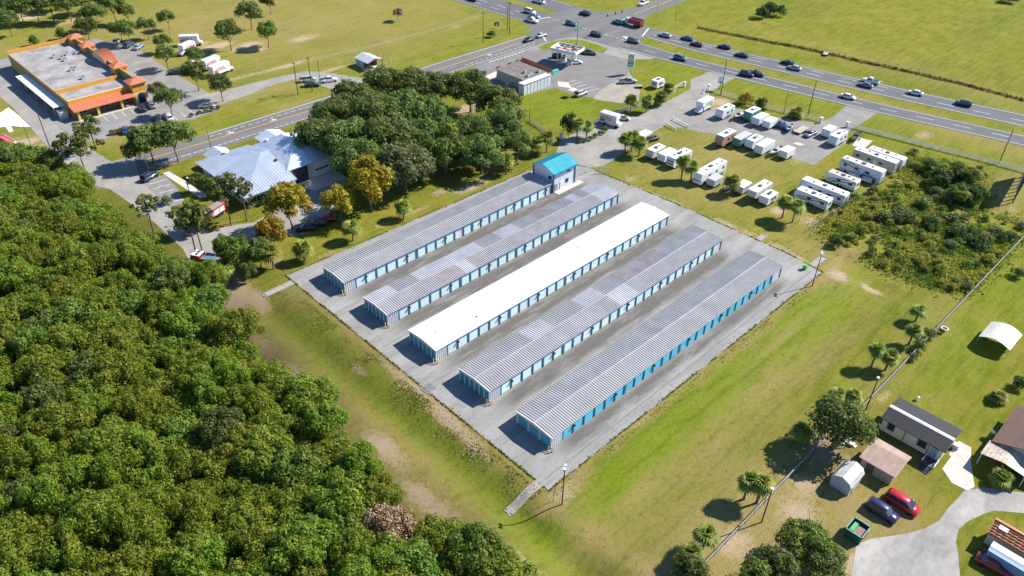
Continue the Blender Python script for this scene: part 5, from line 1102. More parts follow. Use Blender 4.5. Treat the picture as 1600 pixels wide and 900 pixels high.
def pine(base, h, label, s=1., clumps=3, group='slender pines'):
    o = thing('pine_tree', label, 'pine tree', (*base, H(base)), random.uniform(0,6.28), group); mb = MB()
    lean = (random.uniform(-.3,.3), random.uniform(-.3,.3))
    mb.tube((0,0,-.3),(lean[0]*.5,lean[1]*.5,h*.5),.2,.15,8,False).tube((lean[0]*.5,lean[1]*.5,h*.5),(*lean,h),.15,.06,8,False)
    for k in range(6):
        a = random.uniform(0,6.28); z = h*(.72+.045*k); mb.tube((lean[0]*z/h,lean[1]*z/h,z),(math.cos(a)*1.8*s,math.sin(a)*1.8*s,z+.5),.05,.02,5,False)
    part('trunk', mb.mesh('trunk', True), BARK, o)
    part('crown', random.choice(KIND['pine'][0]), LM['pine'], o, (*lean,h-.6), random.uniform(0,6), s)
    if clumps > 2: part('crown', random.choice(KIND['pine'][0]), LM['pine'], o, (lean[0]*.8,lean[1]*.8,h-2.6), random.uniform(0,6), s*.72)
    return o
# --- the dense wood at the lower left: every crown a tree
edge = [at(a,b,7.5) for a,b in ((-60,236),(60,244),(105,268),(130,300),(165,340),(200,372),(245,402),(285,425),(330,440),(335,480),(392,545),(455,592),(505,635),(540,690),(612,765),(690,830),(780,895),(790,960),(-60,960))]
def inside(p, poly):
    c = False; n = len(poly); x, y = p
    for i in range(n):
        (xa,ya),(xb,yb) = poly[i], poly[(i+1)%n]
        if (ya > y) != (yb > y) and x < (xb-xa)*(y-ya)/(yb-ya)+xa: c = not c
    return c
DEADP = at(607,824,7); wood = []; wr = random.Random(11); tries = 0
while tries < 9000 and len(wood) < 292:
    tries += 1; p = (wr.uniform(-8, 52), wr.uniform(28, 218))
    if inside(p, edge) and math.dist(p, DEADP) > 4.6 and all((p[0]-q[0])**2+(p[1]-q[1])**2 > 3.75**2 for q in wood): wood.append(p)
for i, p in enumerate(wood):
    tree('wood', p, 'leafy olive green tree in the dense wood at the lower left', wr.uniform(.70,1.15), 'trees of the dense wood', wr.uniform(.78,1.2), cm='wood' if wr.random() < .88 else wr.choice(('lot','bright','bright')))
o = tree('wood', DEADP, 'brown half bare tree at the edge of the dense wood', .95, None, .92, cm='dead')
o = tree('wood', at(205,372,5), 'grey leafless tree inside the upper wood edge', .5, None, .6, cm='dead')
for px, py, s, lb in ((240,330,.9,'dark pine with open crown at the wood edge by the lane'),(345-30,395,.0,'')):
    if s: pine(at(px+2,py+40), 9.5, lb, 1.2)
for (bx, by), h, s, lb in (((143,298),13.5,1.5,'tall pine leaning over the road junction beside the wood'),((362,352),11.5,1.1,'slim pine left of the pair in front of the station roof'),((386,345),9.5,.9,'slim pine right of the pair in front of the station roof'),((308,402),11.5,1.2,'left pine of the twin trunks by the red cab truck'),((321,408),12,1.3,'right pine of the twin trunks by the red cab truck'),((151,235),8,1.1,'pine behind the junction next to the restaurant lot')):
    pine(at(bx,by), h, lb, s*1.35)
# --- live oaks behind the rows
OAK = [(500,218,1.0,'at the left end of the grove, touching the station roof'),(520,180,.95,'second along the road edge of the grove from the left'),(556,158,1.05,'third along the road edge of the grove'),(598,138,1.05,'fourth along the road edge of the grove'),(640,140,1.05,'fifth along the road edge of the grove'),(684,138,.95,'last along the road edge of the grove'),
 (540,222,1.1,'in the left middle of the grove'),(585,190,1.15,'in the heart of the grove'),(630,178,1.1,'right of the heart of the grove'),(668,172,.9,'left of the sandy clearing'),(605,228,1.15,'in front of the grove heart'),(565,250,1.0,'in front at the left of the grove'),(655,218,1.0,'behind the bright green tree'),(735,140,1.0,'standing behind the sandy clearing'),(778,160,1.0,'right of the sandy clearing'),(745,205,.9,'below the sandy clearing'),(785,195,1.0,'at the right end of the grove'),(808,215,.7,'smallest at the right end of the grove'),(690,180,.6,'small one at the edge of the sandy clearing'),(712,205,.8,'between the clearing and the bright green tree')]
for i, (px, py, s, lb) in enumerate(OAK): tree('oak', at(px,py,7), 'dark live oak '+lb, s*1.04, 'live oaks of the grove', s*1.2)
tree('oak', at(632,265,6), 'grey green oak at the near left of the grove, beside the yellow trees', 1.15, cm='grey')
tree('bright', at(695,235,6), 'bright green broad tree at the near edge of the oak grove', 1.6)
tree('oak', at(752,238,6), 'grey green oak nearest the blue roofed office', 1.0, cm='oak')
# --- yellow trees and palms along the first row
for px, py, s, lb, cm in ((577,300,1.7,'tallest yellow autumn tree beside the first storage row','yellow'),(530,320,1.25,'yellow autumn tree left of the tallest one','yellow'),(452,328,1.5,'yellow green tree in front of the station apron','yellow'),(424,362,1.1,'smaller yellow tree over the lane island','yellow'),(368,394,1.1,'pale yellow green tree by the red cab truck','bright'),(402,388,.9,'low green tree between two yellow ones','lot'),(345,372,.7,'leafy tree half covering the red cab truck','bright'),(300,335,.75,'green tree half covering the fire engine','bright'),(385,408,.6,'small green tree at the lane end','lot')):
    tree('yellow', at(px,py,5), lb, s, cm=cm)
PALMS = [(631,342,3.2,'palm nearest the oaks along the first storage row'),(552,376,3.4,'second palm along the first storage row'),(476,408,3.2,'third palm along the first storage row'),(428,420,4.2,'palm standing among the yellow trees'),(352,440,3.4,'palm beside the red cab truck at the paving corner'),
 (985,174,3.4,'leftmost palm of the row on the gravel verge'),(1010,175,3.6,'second palm of the row on the gravel verge'),(1032,164,2.8,'third palm of the row on the gravel verge'),(1043,155,3.6,'last palm of the verge row nearest the highway'),
 (901,219,5.0,'tall palm beside the dark conical evergreen'),(916,216,3.6,'shorter palm by the planted bed of the drive'),(854,238,4.4,'right palm of the clump behind the office'),(840,242,3.6,'middle palm of the clump behind the office'),(831,240,3.4,'left palm of the clump behind the office'),(791,272,4.0,'lone palm between the oaks and the office'),
 (976,239,4.2,'left palm of three at the yard gate'),(987,236,4.0,'middle palm of three at the yard gate'),(998,244,4.0,'right palm of three at the yard gate'),(1064,281,5.0,'thin left palm beside the white motorhome'),(1079,282,3.8,'right palm beside the white motorhome'),(1141,303,3.6,'palm over the beige covered boat'),(1222,340,4.2,'left palm of the pair by the swale'),(1238,347,4.4,'right palm of the pair by the swale'),
 (1243,184,1.6,'small palm by the white roadside fence'),(1189,170,1.8,'dark palm behind the green fronted camper'),(1430,502,2.6,'upper palm of four along the long lawn fence'),(1420,538,3.4,'second palm of four along the long lawn fence'),(1361,573,4.0,'left palm of the pair leaning near the lamp pole'),(1383,578,3.2,'right palm of the pair leaning near the lamp pole'),
 (1305,628,1.6,'low palm left of two above the big garden tree'),(1330,630,1.6,'low palm right of two above the big garden tree'),(1248,690,2.4,'palm at the left of the big garden tree'),(1162,780,4.2,'left palm of the lone pair on the lawn'),(1182,786,4.4,'right palm of the lone pair on the lawn'),(1098,858,3.4,'palm in front of the bottom fence end'),(1075,880,2.6,'palm cut off near the bottom edge'),(1557,626,.8,'small bushy palm on the back lawn'),(1560,735+20,1.2,'palm bush by the rusty carport')]
for px, py, h, lb in PALMS: palm(at(px,py), h, lb, (1.3 if py < 450 else 1.0)+.15*random.random())
# --- trees round the restaurant and far field
LOT = [(20,57,1.1,'tree at the far left field edge'),(108,55,.0,''),(203,38,.9,'young tree in the field behind the restaurant'),(265,47,.85,'slim tree alone in the upper field'),(233,62,.9,'tree beyond the cars behind the restaurant'),(205,70,1.0,'broad tree over the cars behind the restaurant'),(192,66,.9,'tree over the white car behind the restaurant'),(258,82,.75,'small round tree at the lot edge'),(263,109,.95,'tree standing over the navy car'),(308,108,.85,'tree in front of the tucked rental truck'),(311,142,1.1,'broad tree below the longest rental truck'),(349,159,1.0,'tree at the end of the service drive'),(270,182,1.0,'tree above the white car in the front bays'),(250,158,.7,'thin light tree by the restaurant corner tower'),(362,79,1.25,'big tree on the sandy patch'),(394,46,1.2,'tall tree left of the open field'),(420,74,1.05,'tree at the sandy edge of the open field'),(424,22,.9,'tree at the top edge of the open field'),
 (140,62,.95,'bright tree touching the restaurant back wall'),(152,48,1.2,'grey green tree behind the restaurant'),(195,203,.0,''),(240,255,1.25,'broad tree over the side road left of the station'),(279,252,1.35,'large tree right over the side road by the station'),(222,262,.9,'leaning tree over the stop sign'),(310,300,.6,'dark small tree at the station corner'),(335,302,.5,'rounded shrub tree against the station wall')]
for px, py, s, lb in LOT:
    if s: tree('lot', at(px,py), lb, s*1.1, 'trees round the restaurant and field', cm=random.choice(('lot','lot','oak','bright')))
ORD = ('first','second','third','fourth','fifth','sixth','seventh','eighth','ninth','tenth','eleventh','twelfth','thirteenth')
for k, (px, py) in enumerate(sorted(((8,18),(38,25),(62,22),(85,20),(112,20),(50,2),(100,2),(20,-5),(135,8),(165,5),(182,22),(150,-12),(80,-10)))):
    tree('lot', at(px,py+14), '%s tree from the left in the shady row along the sandy track' % ORD[k], 1.2+.25*random.random(), 'trees of the shady row', cm=random.choice(('lot','oak')))
for px, py, s, lb, cm in ((55,68,1.25,'round green bush in the grass behind the restaurant','bright'),(100,58,1.4,'second round green bush against the restaurant wall','bright')): tree('shrub', at(px,py+4), lb, s*1.2, None, s*1.6, cm)
tree('lot', at(622,33), 'lone brown dried tree in the open field', .62, cm='dead')
tree('shrub', at(768,58), 'dark green bush between the roadside poles', 1.3, cm='bright')
for i, (px, py) in enumerate(((1190,28),(1203,22),(1214,25))): tree('shrub', at(px,py), '%s dark bush of the clump in the bright far field' % ('left','middle','right')[i], 2.2, 'bushes of the far field clump', 2.4, 'dark')
tree('shrub', at(1575,4), 'dark flat bush at the top right field edge', 3., None, 1.6, 'dark')
# --- garden trees lower right
tree('bright', at(1312,672,4), 'big rounded garden tree beside the white scrap pile', 1.2, cm='oak')
tree('bright', at(1262,845,4), 'spreading tree below the dumpster', .9, None, .8, cm='bright'); tree('bright', at(1215,885,3), 'dark tree at the bottom edge near the drive', .7, cm='oak'); tree('bright', at(1290,880,3), 'tree cut by the bottom edge beside the sandy drive', .7, cm='oak')
tree('bright', at(1082,880,4), 'bushy tree at the bottom end of the fence', .6, cm='lot'); tree('lot', at(1182,900,3), 'small green tree at the bottom edge', .7, cm='bright')
for px, py, s, cm, lb in ((1450,527,1.1,'grey','upper grey green bush outside the long fence'),(1437,545,1.2,'oak','middle bush outside the long fence'),(1424,562,.8,'grey','lower bush outside the long fence'),(1590,605,1.2,'dark','dark bush at the right lawn edge'),(1588,432,1.1,'dark','bush at the right edge by the carport lawn'),(1588,745,1.,'dark','leafy bush under the rusty carport'),(1164,163,1.9,'yellow','yellow green bush by the white roadside fence'),(1305,383,1.2,'dark','dark bush casting a shadow at the swale'),(1470,520,.5,'dark','small plant in the white ring by the fence')):
    tree('shrub', at(px,py), lb, s, None, None, cm)
for i, (px, py, s) in enumerate(((905,224,.5),(914,222,.6),(922,219,.7),(930,215,.7),(938,211,.7),(945,206,.8))): tree('shrub', at(px,py), '%s low green shrub from the left in the planted bed along the drive' % ORD[i], s, 'shrubs of the drive bed', None, 'bright')
tree('shrub', at(888,215), 'dark conical evergreen beside the tall palm', 1.9, None, 4.2, 'dark')
for i, (px, py, s) in enumerate(((178,210,.8),(188,208,.8),(199,206,.9),(208,203,.7),(300,182,.6),(312,178,.6),(322,176,.6),(332,173,.7),(342,170,.6))): tree('shrub', at(px,py), '%s low hedge bush from the left along the restaurant lot edge' % ORD[i], s, 'hedge of the restaurant lot', None, 'hedge')
for i, (px, py) in enumerate(((262,318),(322,262),(330,310),(350,325),(392,322),(410,318),(428,315),(450,305),(468,300))): tree('shrub', at(px,py), '%s scraggly shrub from the left before the station' % ORD[i], 1.0+.3*random.random(), 'shrubs before the station', 1.2, random.choice(('grey','scrub','dead','dark')))
# --- overgrown patch beside the camper yard
ov = [at(a,b) for a,b in ((1405,246),(1470,250),(1530,262),(1545,300),(1530,335),(1600,345),(1600,366),(1530,445),(1500,460),(1420,440),(1340,395),(1290,372),(1275,352),(1330,318),(1385,300),(1400,270))]
pr_ = random.Random(5); sc_ = []
xs0, xs1 = min(p[0] for p in ov), max(p[0] for p in ov); ys0, ys1 = min(p[1] for p in ov), max(p[1] for p in ov)
BIGB = [at(a,b) for a,b in ((1470,300),(1485,320),(1500,295),(1520,325),(1460,275),(1440,330),(1500,380),(1480,360),(1530,380),(1560,370),(1400,345))]
k = 0
while k < 6000 and len(sc_) < 150:
    k += 1; p = (pr_.uniform(xs0,xs1), pr_.uniform(ys0,ys1))
    if inside((p[0]+pr_.gauss(0,1.8), p[1]+pr_.gauss(0,1.8)), ov) and all((p[0]-q[0])**2+(p[1]-q[1])**2 > 3.2 for q in sc_): sc_.append(p)
for p in sc_:
    big_ = min((p[0]-q[0])**2+(p[1]-q[1])**2 for q in BIGB) < 14
    cm = pr_.choice(('dark','oak','grey','bright')) if big_ else pr_.choice(('scrub','scrub','scrub','bright','grey','lot'))
    s = pr_.uniform(1.0,1.8) if big_ else pr_.uniform(.4,1.15)
    tree('shrub', p, 'tall dark green shrub in the overgrown patch beside the camper yard' if big_ else 'low olive shrub in the overgrown patch beside the camper yard', s, 'shrubs of the overgrown patch', s*pr_.uniform(.7,1.1), cm)
def tuft_field(name, label, cat, pts, size, hgt, mt, seed):
    r = np.random.default_rng(seed); pts = np.array(pts); n = len(pts); a = r.random(n)*6.283; nr = np.stack([np.cos(a), np.sin(a), .35+.3*r.random(n)], 1)
    c = np.concatenate([pts, (terrain(pts[:,0], pts[:,1])+hgt*r.random(n))[:,None]], 1)
    o = part(name, quads(name, leaves(c, nr, size, r, 1.1)), mt); tag(o, label, cat, kind='stuff'); return o
gp = []
while len(gp) < 34000:
    p = (pr_.uniform(xs0-4,xs1+4), pr_.uniform(ys0-4,ys1+4))
    if inside((p[0]+pr_.gauss(0,1.6), p[1]+pr_.gauss(0,1.6)), ov): gp.append(p)
gp = np.array(gp); f_ = fbm(gp[:,0], gp[:,1], 10, 301); f2_ = fbm(gp[:,0], gp[:,1], 6, 331)
tuft_field('weeds', 'tall yellow weeds filling the overgrown patch', 'weeds', gp[(f_ > .38) & (f2_ < .5)], .42, .6, LM['scrub'], 3)
tuft_field('green_weeds', 'fresh green weeds between the shrubs of the overgrown patch', 'weeds', gp[(f_ > .34) & (f2_ >= .5)], .42, .55, LM['bright'], 4)
for px, py, s, cm, lb in ((1468,292,.62,'dark','small dark tree left of the pair in the overgrown patch'),(1500,290,.7,'oak','small tree right of the pair in the overgrown patch'),(1490,318,.6,'bright','small bright tree in the middle of the overgrown patch'),(1525,318,.55,'dark','small dark tree at the right of the overgrown patch'),(1450,268,.5,'lot','small tree at the fence corner of the overgrown patch')):
    tree('lot', at(px,py), lb, s*1.35, None, s, cm)
# hedgerow beyond the highway
hp = []; hl_ = [at(a,b) for a,b in ((1090,44),(1200,66),(1250,75),(1300,86),(1345,97),(1390,106),(1450,120),(1500,131),(1560,147),(1620,163))]
for (a, b) in zip(hl_, hl_[1:]):
    L_ = math.dist(a, b)
    for k in range(int(L_*26)):
        t_ = pr_.random(); hp.append((a[0]+(b[0]-a[0])*t_+pr_.gauss(0,.5), a[1]+(b[1]-a[1])*t_+pr_.gauss(0,.5)))
tuft_field('brush_line', 'dry brush and weeds along the ditch beyond the highway', 'brush', hp, .45, .6, LM['hedge'], 4)
for i in range(16):
    t_ = pr_.random()*(len(hl_)-2)+1; k = int(t_); f = t_-k; a, b = hl_[k], hl_[k+1]
    tree('shrub', (a[0]+(b[0]-a[0])*f, a[1]+(b[1]-a[1])*f), 'brown green shrub of the ditch line beyond the highway', pr_.uniform(.3,.6), 'shrubs of the ditch line', pr_.uniform(.25,.5), pr_.choice(('hedge','hedge','dark')))
# ------------------------------------------------------------------ fences, poles, signs
VIN = mat('white vinyl fence',(.76,.76,.74),.5,var=.15,scale=2); WOODP = mat('creosote pole',(.09,.075,.06),.9,var=.3,scale=3); GALV = mat('galvanised steel',(.40,.42,.43),.45,.5,var=.2)
def rail_fence(label, a, b, sp=2.4, h=1.25, rails=(.35,.75,1.15), mt=VIN, name='rail_fence', group='white rail fences', rh=.14):
    a = Vector(a); b = Vector(b); d = b-a; L = d.length; n = max(1, round(L/sp)); st = L/n
    o = thing(name, label, 'fence', (a.x,a.y,0), math.atan2(d.y,d.x), group)
    pm = MB().cbox(0,0,-.1,.13,.13,h+.1).mesh('post'); rm = MB().box(.07,st-.07,-.025,.025,-rh/2,rh/2).mesh('rail')
    for k in range(n+1): part('post', pm, mt, o, (k*st,0,0))
    for k in range(n):
        for z in rails: part('rail', rm, mt, o, (k*st,0,z))
    return o
def picket_fence(label, a, b, sp=.42, h=1.1):
    a = Vector(a); b = Vector(b); d = b-a; L = d.length; n = round(L/sp)
    o = thing('picket_fence', label, 'fence', (a.x,a.y,0), math.atan2(d.y,d.x), 'white picket fences')
    pm = MB().prism([(-.09,-.02),(.09,-.02),(.09,.02),(-.09,.02)],.05,h).mesh('picket')
    for k in range(n+1): part('picket', pm, VIN, o, (k*sp,0,0))
    for z in (.3,.85): part('rail', MB().box(0,L,.025,.07,z-.05,z+.05), VIN, o)
    return o
fd = [(218,83.1),(221.7,62.8),(224.6,48.5),(226.2,37.3),(228,22)]
for lb, a, b in zip(('white rail fence from the yard entrance along the highway','white rail fence behind the overgrown patch','white rail fence near the billboard','white rail fence at the right picture edge'), fd, fd[1:]): rail_fence(lb, a, b, rails=(.3,.6,.9,1.15))
for lb, a, b in (('white rail fence beside the yellow green bush',(210.6,124),(211.4,114)),('white rail fence behind the parked trailers',(211.4,114),(212.6,103)),('white rail fence ending before the yard entrance',(212.6,103),(215.3,90.5))): rail_fence(lb, a, b)
picket_fence('white picket fence along the verge left of the drive', at(925,195), at(1005,162)); picket_fence('white picket fence by the last verge palm', at(1042,147), at(1066,132)); picket_fence('white picket fence behind the office clump of palms', at(824,189), at(850,206)); picket_fence('short white fence at the yard entry post', at(1098,147), at(1110,138))
for px, py, lb in ((1069,136,'white gate pier at the highway end of the picket fence'),(1107,140,'white gate pier opposite the picket fence end'),(1282,192,'white gate pier at the end of the trailer fence'),(1323,199,'white gate pier at the yard entrance fence'),(877,217,'white gate pier in the palm shade')):
    x, y = at(px, py); o = thing('gate_pier', lb, 'gate pier', (x,y,0)); part('pier', MB().cbox(0,0,-.1,.6,.6,1.7), VIN, o); part('cap', MB().cbox(0,0,1.6,.8,.8,.15), VIN, o)
# long low fence by the lawn
GREYB = mat('weathered grey boards',(.27,.255,.235),.9,var=.35,scale=2)
def board_fence(label, x0, x1, y, h=.95):
    o = thing('board_fence', label, 'fence', (x0,y,0), 0, 'long grey lawn fence'); L = x1-x0; n = round(L/2.4); st = L/n
    pm = MB().cbox(0,0,-.2,.14,.14,h+.28).mesh('post'); bm_ = MB().box(.07,st-.07,-.03,.03,.06,h).mesh('board_panel')
    cap = MB().box(.0,st,-.07,.07,h,h+.05).mesh('cap_rail')
    bd = MB().box(.0,st/4-.015,-.025,.025,.05,h).mesh('board')
    for k in range(n+1): part('post', pm, GALV, o, (k*st,0,0))
    for k in range(n):
        for j in range(4): part('board', bd, GREYB, o, (k*st+j*st/4,random.uniform(-.012,.012),0))
        part('cap_rail', cap, mat('pale cap rail',(.36,.35,.33),.8), o, (k*st,0,0))
for lb, a, b in (('upper run of the long grey board fence beside the carport lawn',142,196),('middle run of the long grey board fence beside the palms',110.5,142),('lower run of the long grey board fence from garden tree to the lone pole',81.5,97),('last run of the long grey board fence near the bottom edge',66,81.5)): board_fence(lb, a, b, 26.4 if a > 105 else 27.3)
def chain_fence(label, pts, h=1.8, group='chain link fences'):
    a0 = pts[0]; o = thing('chain_link_fence', label, 'fence', (*a0,0), 0, group)
    for (a, b) in zip(pts, pts[1:]):
        L = math.dist(a,b); n = max(1, round(L/3)); ang = math.atan2(b[1]-a[1],b[0]-a[0]); st = L/n
        for k in range(n+1): part('post', MB_POST.setdefault(('cf',h), MB().tube((0,0,-.1),(0,0,h),.035,.035,6).mesh('post')), GALV, o, (a[0]-a0[0]+math.cos(ang)*k*st, a[1]-a0[1]+math.sin(ang)*k*st, 0))
        mb = MB()
        for k in range(int(L/.45)):
            x = k*.45
            for s_ in (1,-1): mb.tube((x,0,.05 if s_ > 0 else h-.05),(min(x+h*.55,L),0,h-.05 if s_ > 0 else .05),.007,.007,3,False)
        mb.tube((0,0,h-.02),(L,0,h-.02),.025,.025,5)
        part('mesh', mb, GALV, o, (a[0]-a0[0],a[1]-a0[1],0), ang)
chain_fence('chain link fence along the grass beside the first storage row', [at(608,305),at(690,268),at(780,240)])
chain_fence('chain link fence between the camper grass and the overgrown patch', [at(1262,362),at(1300,338),at(1385,282)], 1.5)
chain_fence('chain link gate fence beside the blue roofed office', [at(903,277),at(925,268)], 1.8)
for px, py, r_ in ((928,272,.4),):
    x, y = at(px, py); o = thing('swing_gate', 'open steel swing gate at the storage entrance', 'gate', (x,y,0), R(-40))
    for z in (.3,.9,1.6): part('rail', MB().tube((0,0,z),(4.2,0,z),.04,.04,6), GALV, o)
    for k in range(4): part('upright', MB().tube((1.4*k,0,.1 if k else -.1),(1.4*k,0,1.7),.04,.04,6), GALV, o)
    for k in range(3): part('brace', MB().tube((1.4*k,0,.3),(1.4*k+1.4,0,1.6),.03,.03,5), GALV, o)
def pole(base, h, label, arm=0, r=.15, mt=WOODP, group=None):
    o = thing('utility_pole', label, 'utility pole', (*base, 0), 0, group)
    part('shaft', MB().tube((0,0,-.3),(0,0,h),r,r*.65,10), mt, o)
    if arm:
        part('crossarm', MB().box(-.07,.07,-arm/2,arm/2,h-.7,h-.55), mt, o)
        for y in (-arm*.42,0,arm*.42): part('insulator', MB().tube((0,y,h-.55),(0,y,h-.3),.05,.04,6), GALV, o)
    return o
PL = [(466,148,10.5,'left pole of three beside the silver van',2),(488,143,11,'middle tall pole of three beside the silver van',2),(500,125,7,'shorter pole behind the silver van',0),(755,67,11,'pole with a dark base bush in the open field corner',2),(793,46,9,'pole left of the pair at the junction corner',0),(796,54,12,'taller pole of the pair at the junction corner',2),
 (1126,148,11,'tall pole rising over the white roadside sign',0),(1262,181,10.8,'tall pole behind the flat trailer',0),(1224,178,7,'thin short pole by the trailer fence',0),(1561,255,10,'tall pole behind the fence near the billboard',0),(79,233,11,'street pole with lamp at the lane left of the restaurant',0),(51,235,7.5,'thin pole on the grass by the white sand yard',0),(332,241,7.5,'thin pole in front of the station roof',0),(233,268,7.5,'pale pole by the stop sign',0),(1025,30,8,'steel pole at the far side of the junction',0),(942,9,8,'steel pole at the top of the junction',0),(1055,33,6,'thin leaning pole in the far field',0),(827,195,5,'thin pole behind the filling station lawn',0),(782,142,5,'thin pole beside the shop lean-to',0)]
for px, py, h, lb, ar_ in PL: pole(at(px,py), h, lb, ar_, .14 if h > 8 else .09, WOODP if not ('steel' in lb or 'pale' in lb) else GALV)
# overhead wires across the open field
WIRE = mat('bright wire',(.70,.66,.52),.4,.4)
a = at(466,148); b = at(755,67)
for k, dy in enumerate((-.8,0,.8)):
    mb = MB(); n = 16; prev = None
    for i in range(n+1):
        t_ = i/n; p = (a[0]+(b[0]-a[0])*t_, a[1]+(b[1]-a[1])*t_+dy, 10+.3*t_-2.2*4*t_*(1-t_)*.5)
        if prev: mb.tube(prev, p, .028, .028, 4, False)
        prev = p
    tag(part('overhead_wire', mb, WIRE), '%s power wire strung across the open field' % ('lower','middle','upper')[k], 'wire', 'power wires over the field')
# lamp posts of the storage lot
def lamp_post(base, h, label, rz=0., double=True):
    o = thing('lamp_post', label, 'lamp post', (*base, H(base)), rz, 'lamp posts')
    part('pole', MB().tube((0,0,-.3),(0,0,h),.11,.08,10), WOODP, o)
    for s_ in ((1,-1) if double else (1,)):
        part('arm', MB().tube((0,0,h-.15),(s_*.55,0,h),.035,.035,6), GALV, o)
        part('lamp_head', MB().prism([(s_*.35-.2,-.22),(s_*.35+.25,-.22),(s_*.35+.25,.22),(s_*.35-.2,.22)],h-.02,h+.22), mat('pale lamp head',(.70,.74,.76),.35), o)
lamp_post(at(878,788), 8.2, 'tall lamp post with twin heads at the near corner of the storage lot', .6)
lamp_post(at(1269,447), 8.2, 'tall lamp post at the far right corner of the storage lot', .6)
lamp_post(at(1190,816), 7, 'lone lamp post beside the lower lawn fence', .3, False); lamp_post(at(1353,640), 7, 'lamp post by the fence above the black roofed home', .3, False)
lamp_post(at(290,350), 4, 'short lamp post on the station lawn', 0, False); lamp_post(at(297,325-20), 4.5, 'lamp post at the station parking bays', 0, False)
pole((*at(865,783),), 3.6, 'thin iron rod beside the twin headed lamp post', 0, .04)
# bins and small things
x, y = at(1257,421); o = thing('wheelie_bin', 'green wheeled bin at the far right corner of the storage lot', 'bin', (x,y,.06)); LIME = mat('bin lime green',(.12,.50,.04),.5); part('body', MB().prism([(-.35,-.35),(.35,-.35),(.35,.35),(-.35,.35)],.08,1.05), LIME, o); part('lid', MB().prism([(-.42,-.4),(.42,-.4),(.42,.4),(-.42,.4)],1.05,1.13), LIME, o)
for y_ in (-.25,.25): part('wheel', MB().tube((-.4,y_,.1),(-.4,y_+.06,.1),.1,.1,8), TYRE, o)
x, y = at(753,119); o = thing('green_skip', 'green waste skip on the lawn behind the shop', 'skip', (x,y,0), R(-35)); part('body', MB().ext([(-1.2,.1),(1.0,.1),(1.4,1.4),(-1.4,1.4)],'y',-.9,.9), mat('skip lime',(.10,.55,.03),.5,var=.2), o); part('lid', MB().box(-1.45,1.45,-.95,.95,1.4,1.48), DARK, o)
x, y = at(747,116); o = thing('dark_skip', 'dark waste skip next to the green one', 'skip', (x-.6,y+1.2,0), R(-35)); part('body', MB().ext([(-1.0,.1),(1.0,.1),(1.3,1.3),(-1.3,1.3)],'y',-.8,.8), mat('skip navy',(.03,.06,.12),.5), o); part('lid', MB().box(-1.35,1.35,-.85,.85,1.3,1.38), DARK, o)
x, y = at(894,151,0); o = thing('patio_shade', 'small cream square shade on a post beside the forecourt', 'parasol', (x,y,0)); part('pole', MB().tube((0,0,-.1),(0,0,2.5),.05,.05,8), GALV, o); part('canopy', MB().add([(-1.3,-1.0,2.3),(1.3,-1.0,2.3),(1.3,1.0,2.3),(-1.3,1.0,2.3),(0,0,2.6),(-1.3,-1.0,2.22),(1.3,-1.0,2.22),(1.3,1.0,2.22),(-1.3,1.0,2.22)],[(0,1,4),(1,2,4),(2,3,4),(3,0,4),(0,5,6,1),(1,6,7,2),(2,7,8,3),(3,8,5,0)]), mat('cream cloth',(.70,.62,.48),.9), o)
# price sign
x, y = at(984,116); o = thing('price_sign', 'tall white and green filling station price sign', 'sign', (x,y,0), R(-62))
for s_ in (-.75,.75): part('leg', MB().cbox(s_,0,0,.2,.25,2.4), FRAME_W, o)
part('cabinet', MB().box(-1.05,1.05,-.22,.22,2.2,7.0), mat('sign white',(.8,.8,.8),.4), o)
SG = mat('sign green',(.01,.36,.12),.5); SY = mat('sign yellow',(.85,.75,.05),.5); SLG = mat('sign lime',(.35,.68,.06),.5)
for s_ in (1,-1):
    f_ = .22*s_
    part('price_panel', MB().box(-.95,.95,min(f_,f_*1.06),max(f_,f_*1.06),2.9,4.6), SG, o)
    for k in range(2): part('price_line', MB().box(-.7,.7,min(f_*1.06,f_*1.1),max(f_*1.06,f_*1.1),3.2+.75*k,3.5+.75*k), FRAME_W, o)
    for ring, rad, mt_ in ((0,.8,SG),(1,.62,SLG),(2,.42,SY),(3,.18,FRAME_W)):
        mb = MB(); n = 18; y1_ = f_*(1.03+.03*ring); ptsr = [(rad*(1 if i % 2 else .78)*math.cos(6.2832*i/(2*n)), 5.75+rad*(1 if i % 2 else .78)*math.sin(6.2832*i/(2*n))) for i in range(2*n)]
        mb.ext(ptsr,'y',min(f_,y1_),max(f_,y1_)); part('emblem', mb, mt_, o)
x, y = at(1124,141); o = thing('yard_sign', 'white and green upright sign at the yard entrance', 'sign', (x,y,0), R(-75)); part('post', MB().cbox(0,0,0,.2,.2,3.0), mat('post green',(.02,.22,.14),.5), o); part('panel', MB().box(-.9,.9,-.1,.1,2.6,4.8), FRAME_W, o); part('band', MB().box(-.92,.92,-.12,.12,2.4,2.75), SG, o); 
x, y = at(281,264); o = thing('stop_sign', 'red stop sign under the trees at the side road', 'sign', (x-2.5,y-1,0), R(200)); part('post', MB().tube((0,0,-.1),(0,0,2.1),.035,.035,6), GALV, o); part('plate', MB().ext([(.38*math.cos(math.pi/8+k*math.pi/4),2.2+.38*math.sin(math.pi/8+k*math.pi/4)) for k in range(8)],'y',-.02,.02), paint('red'), o); t_ = part('lettering', text_mesh('STOP',.26), FRAME_W, o, (0,-.03,2.11)); t_.rotation_euler = (math.pi/2,0,0)
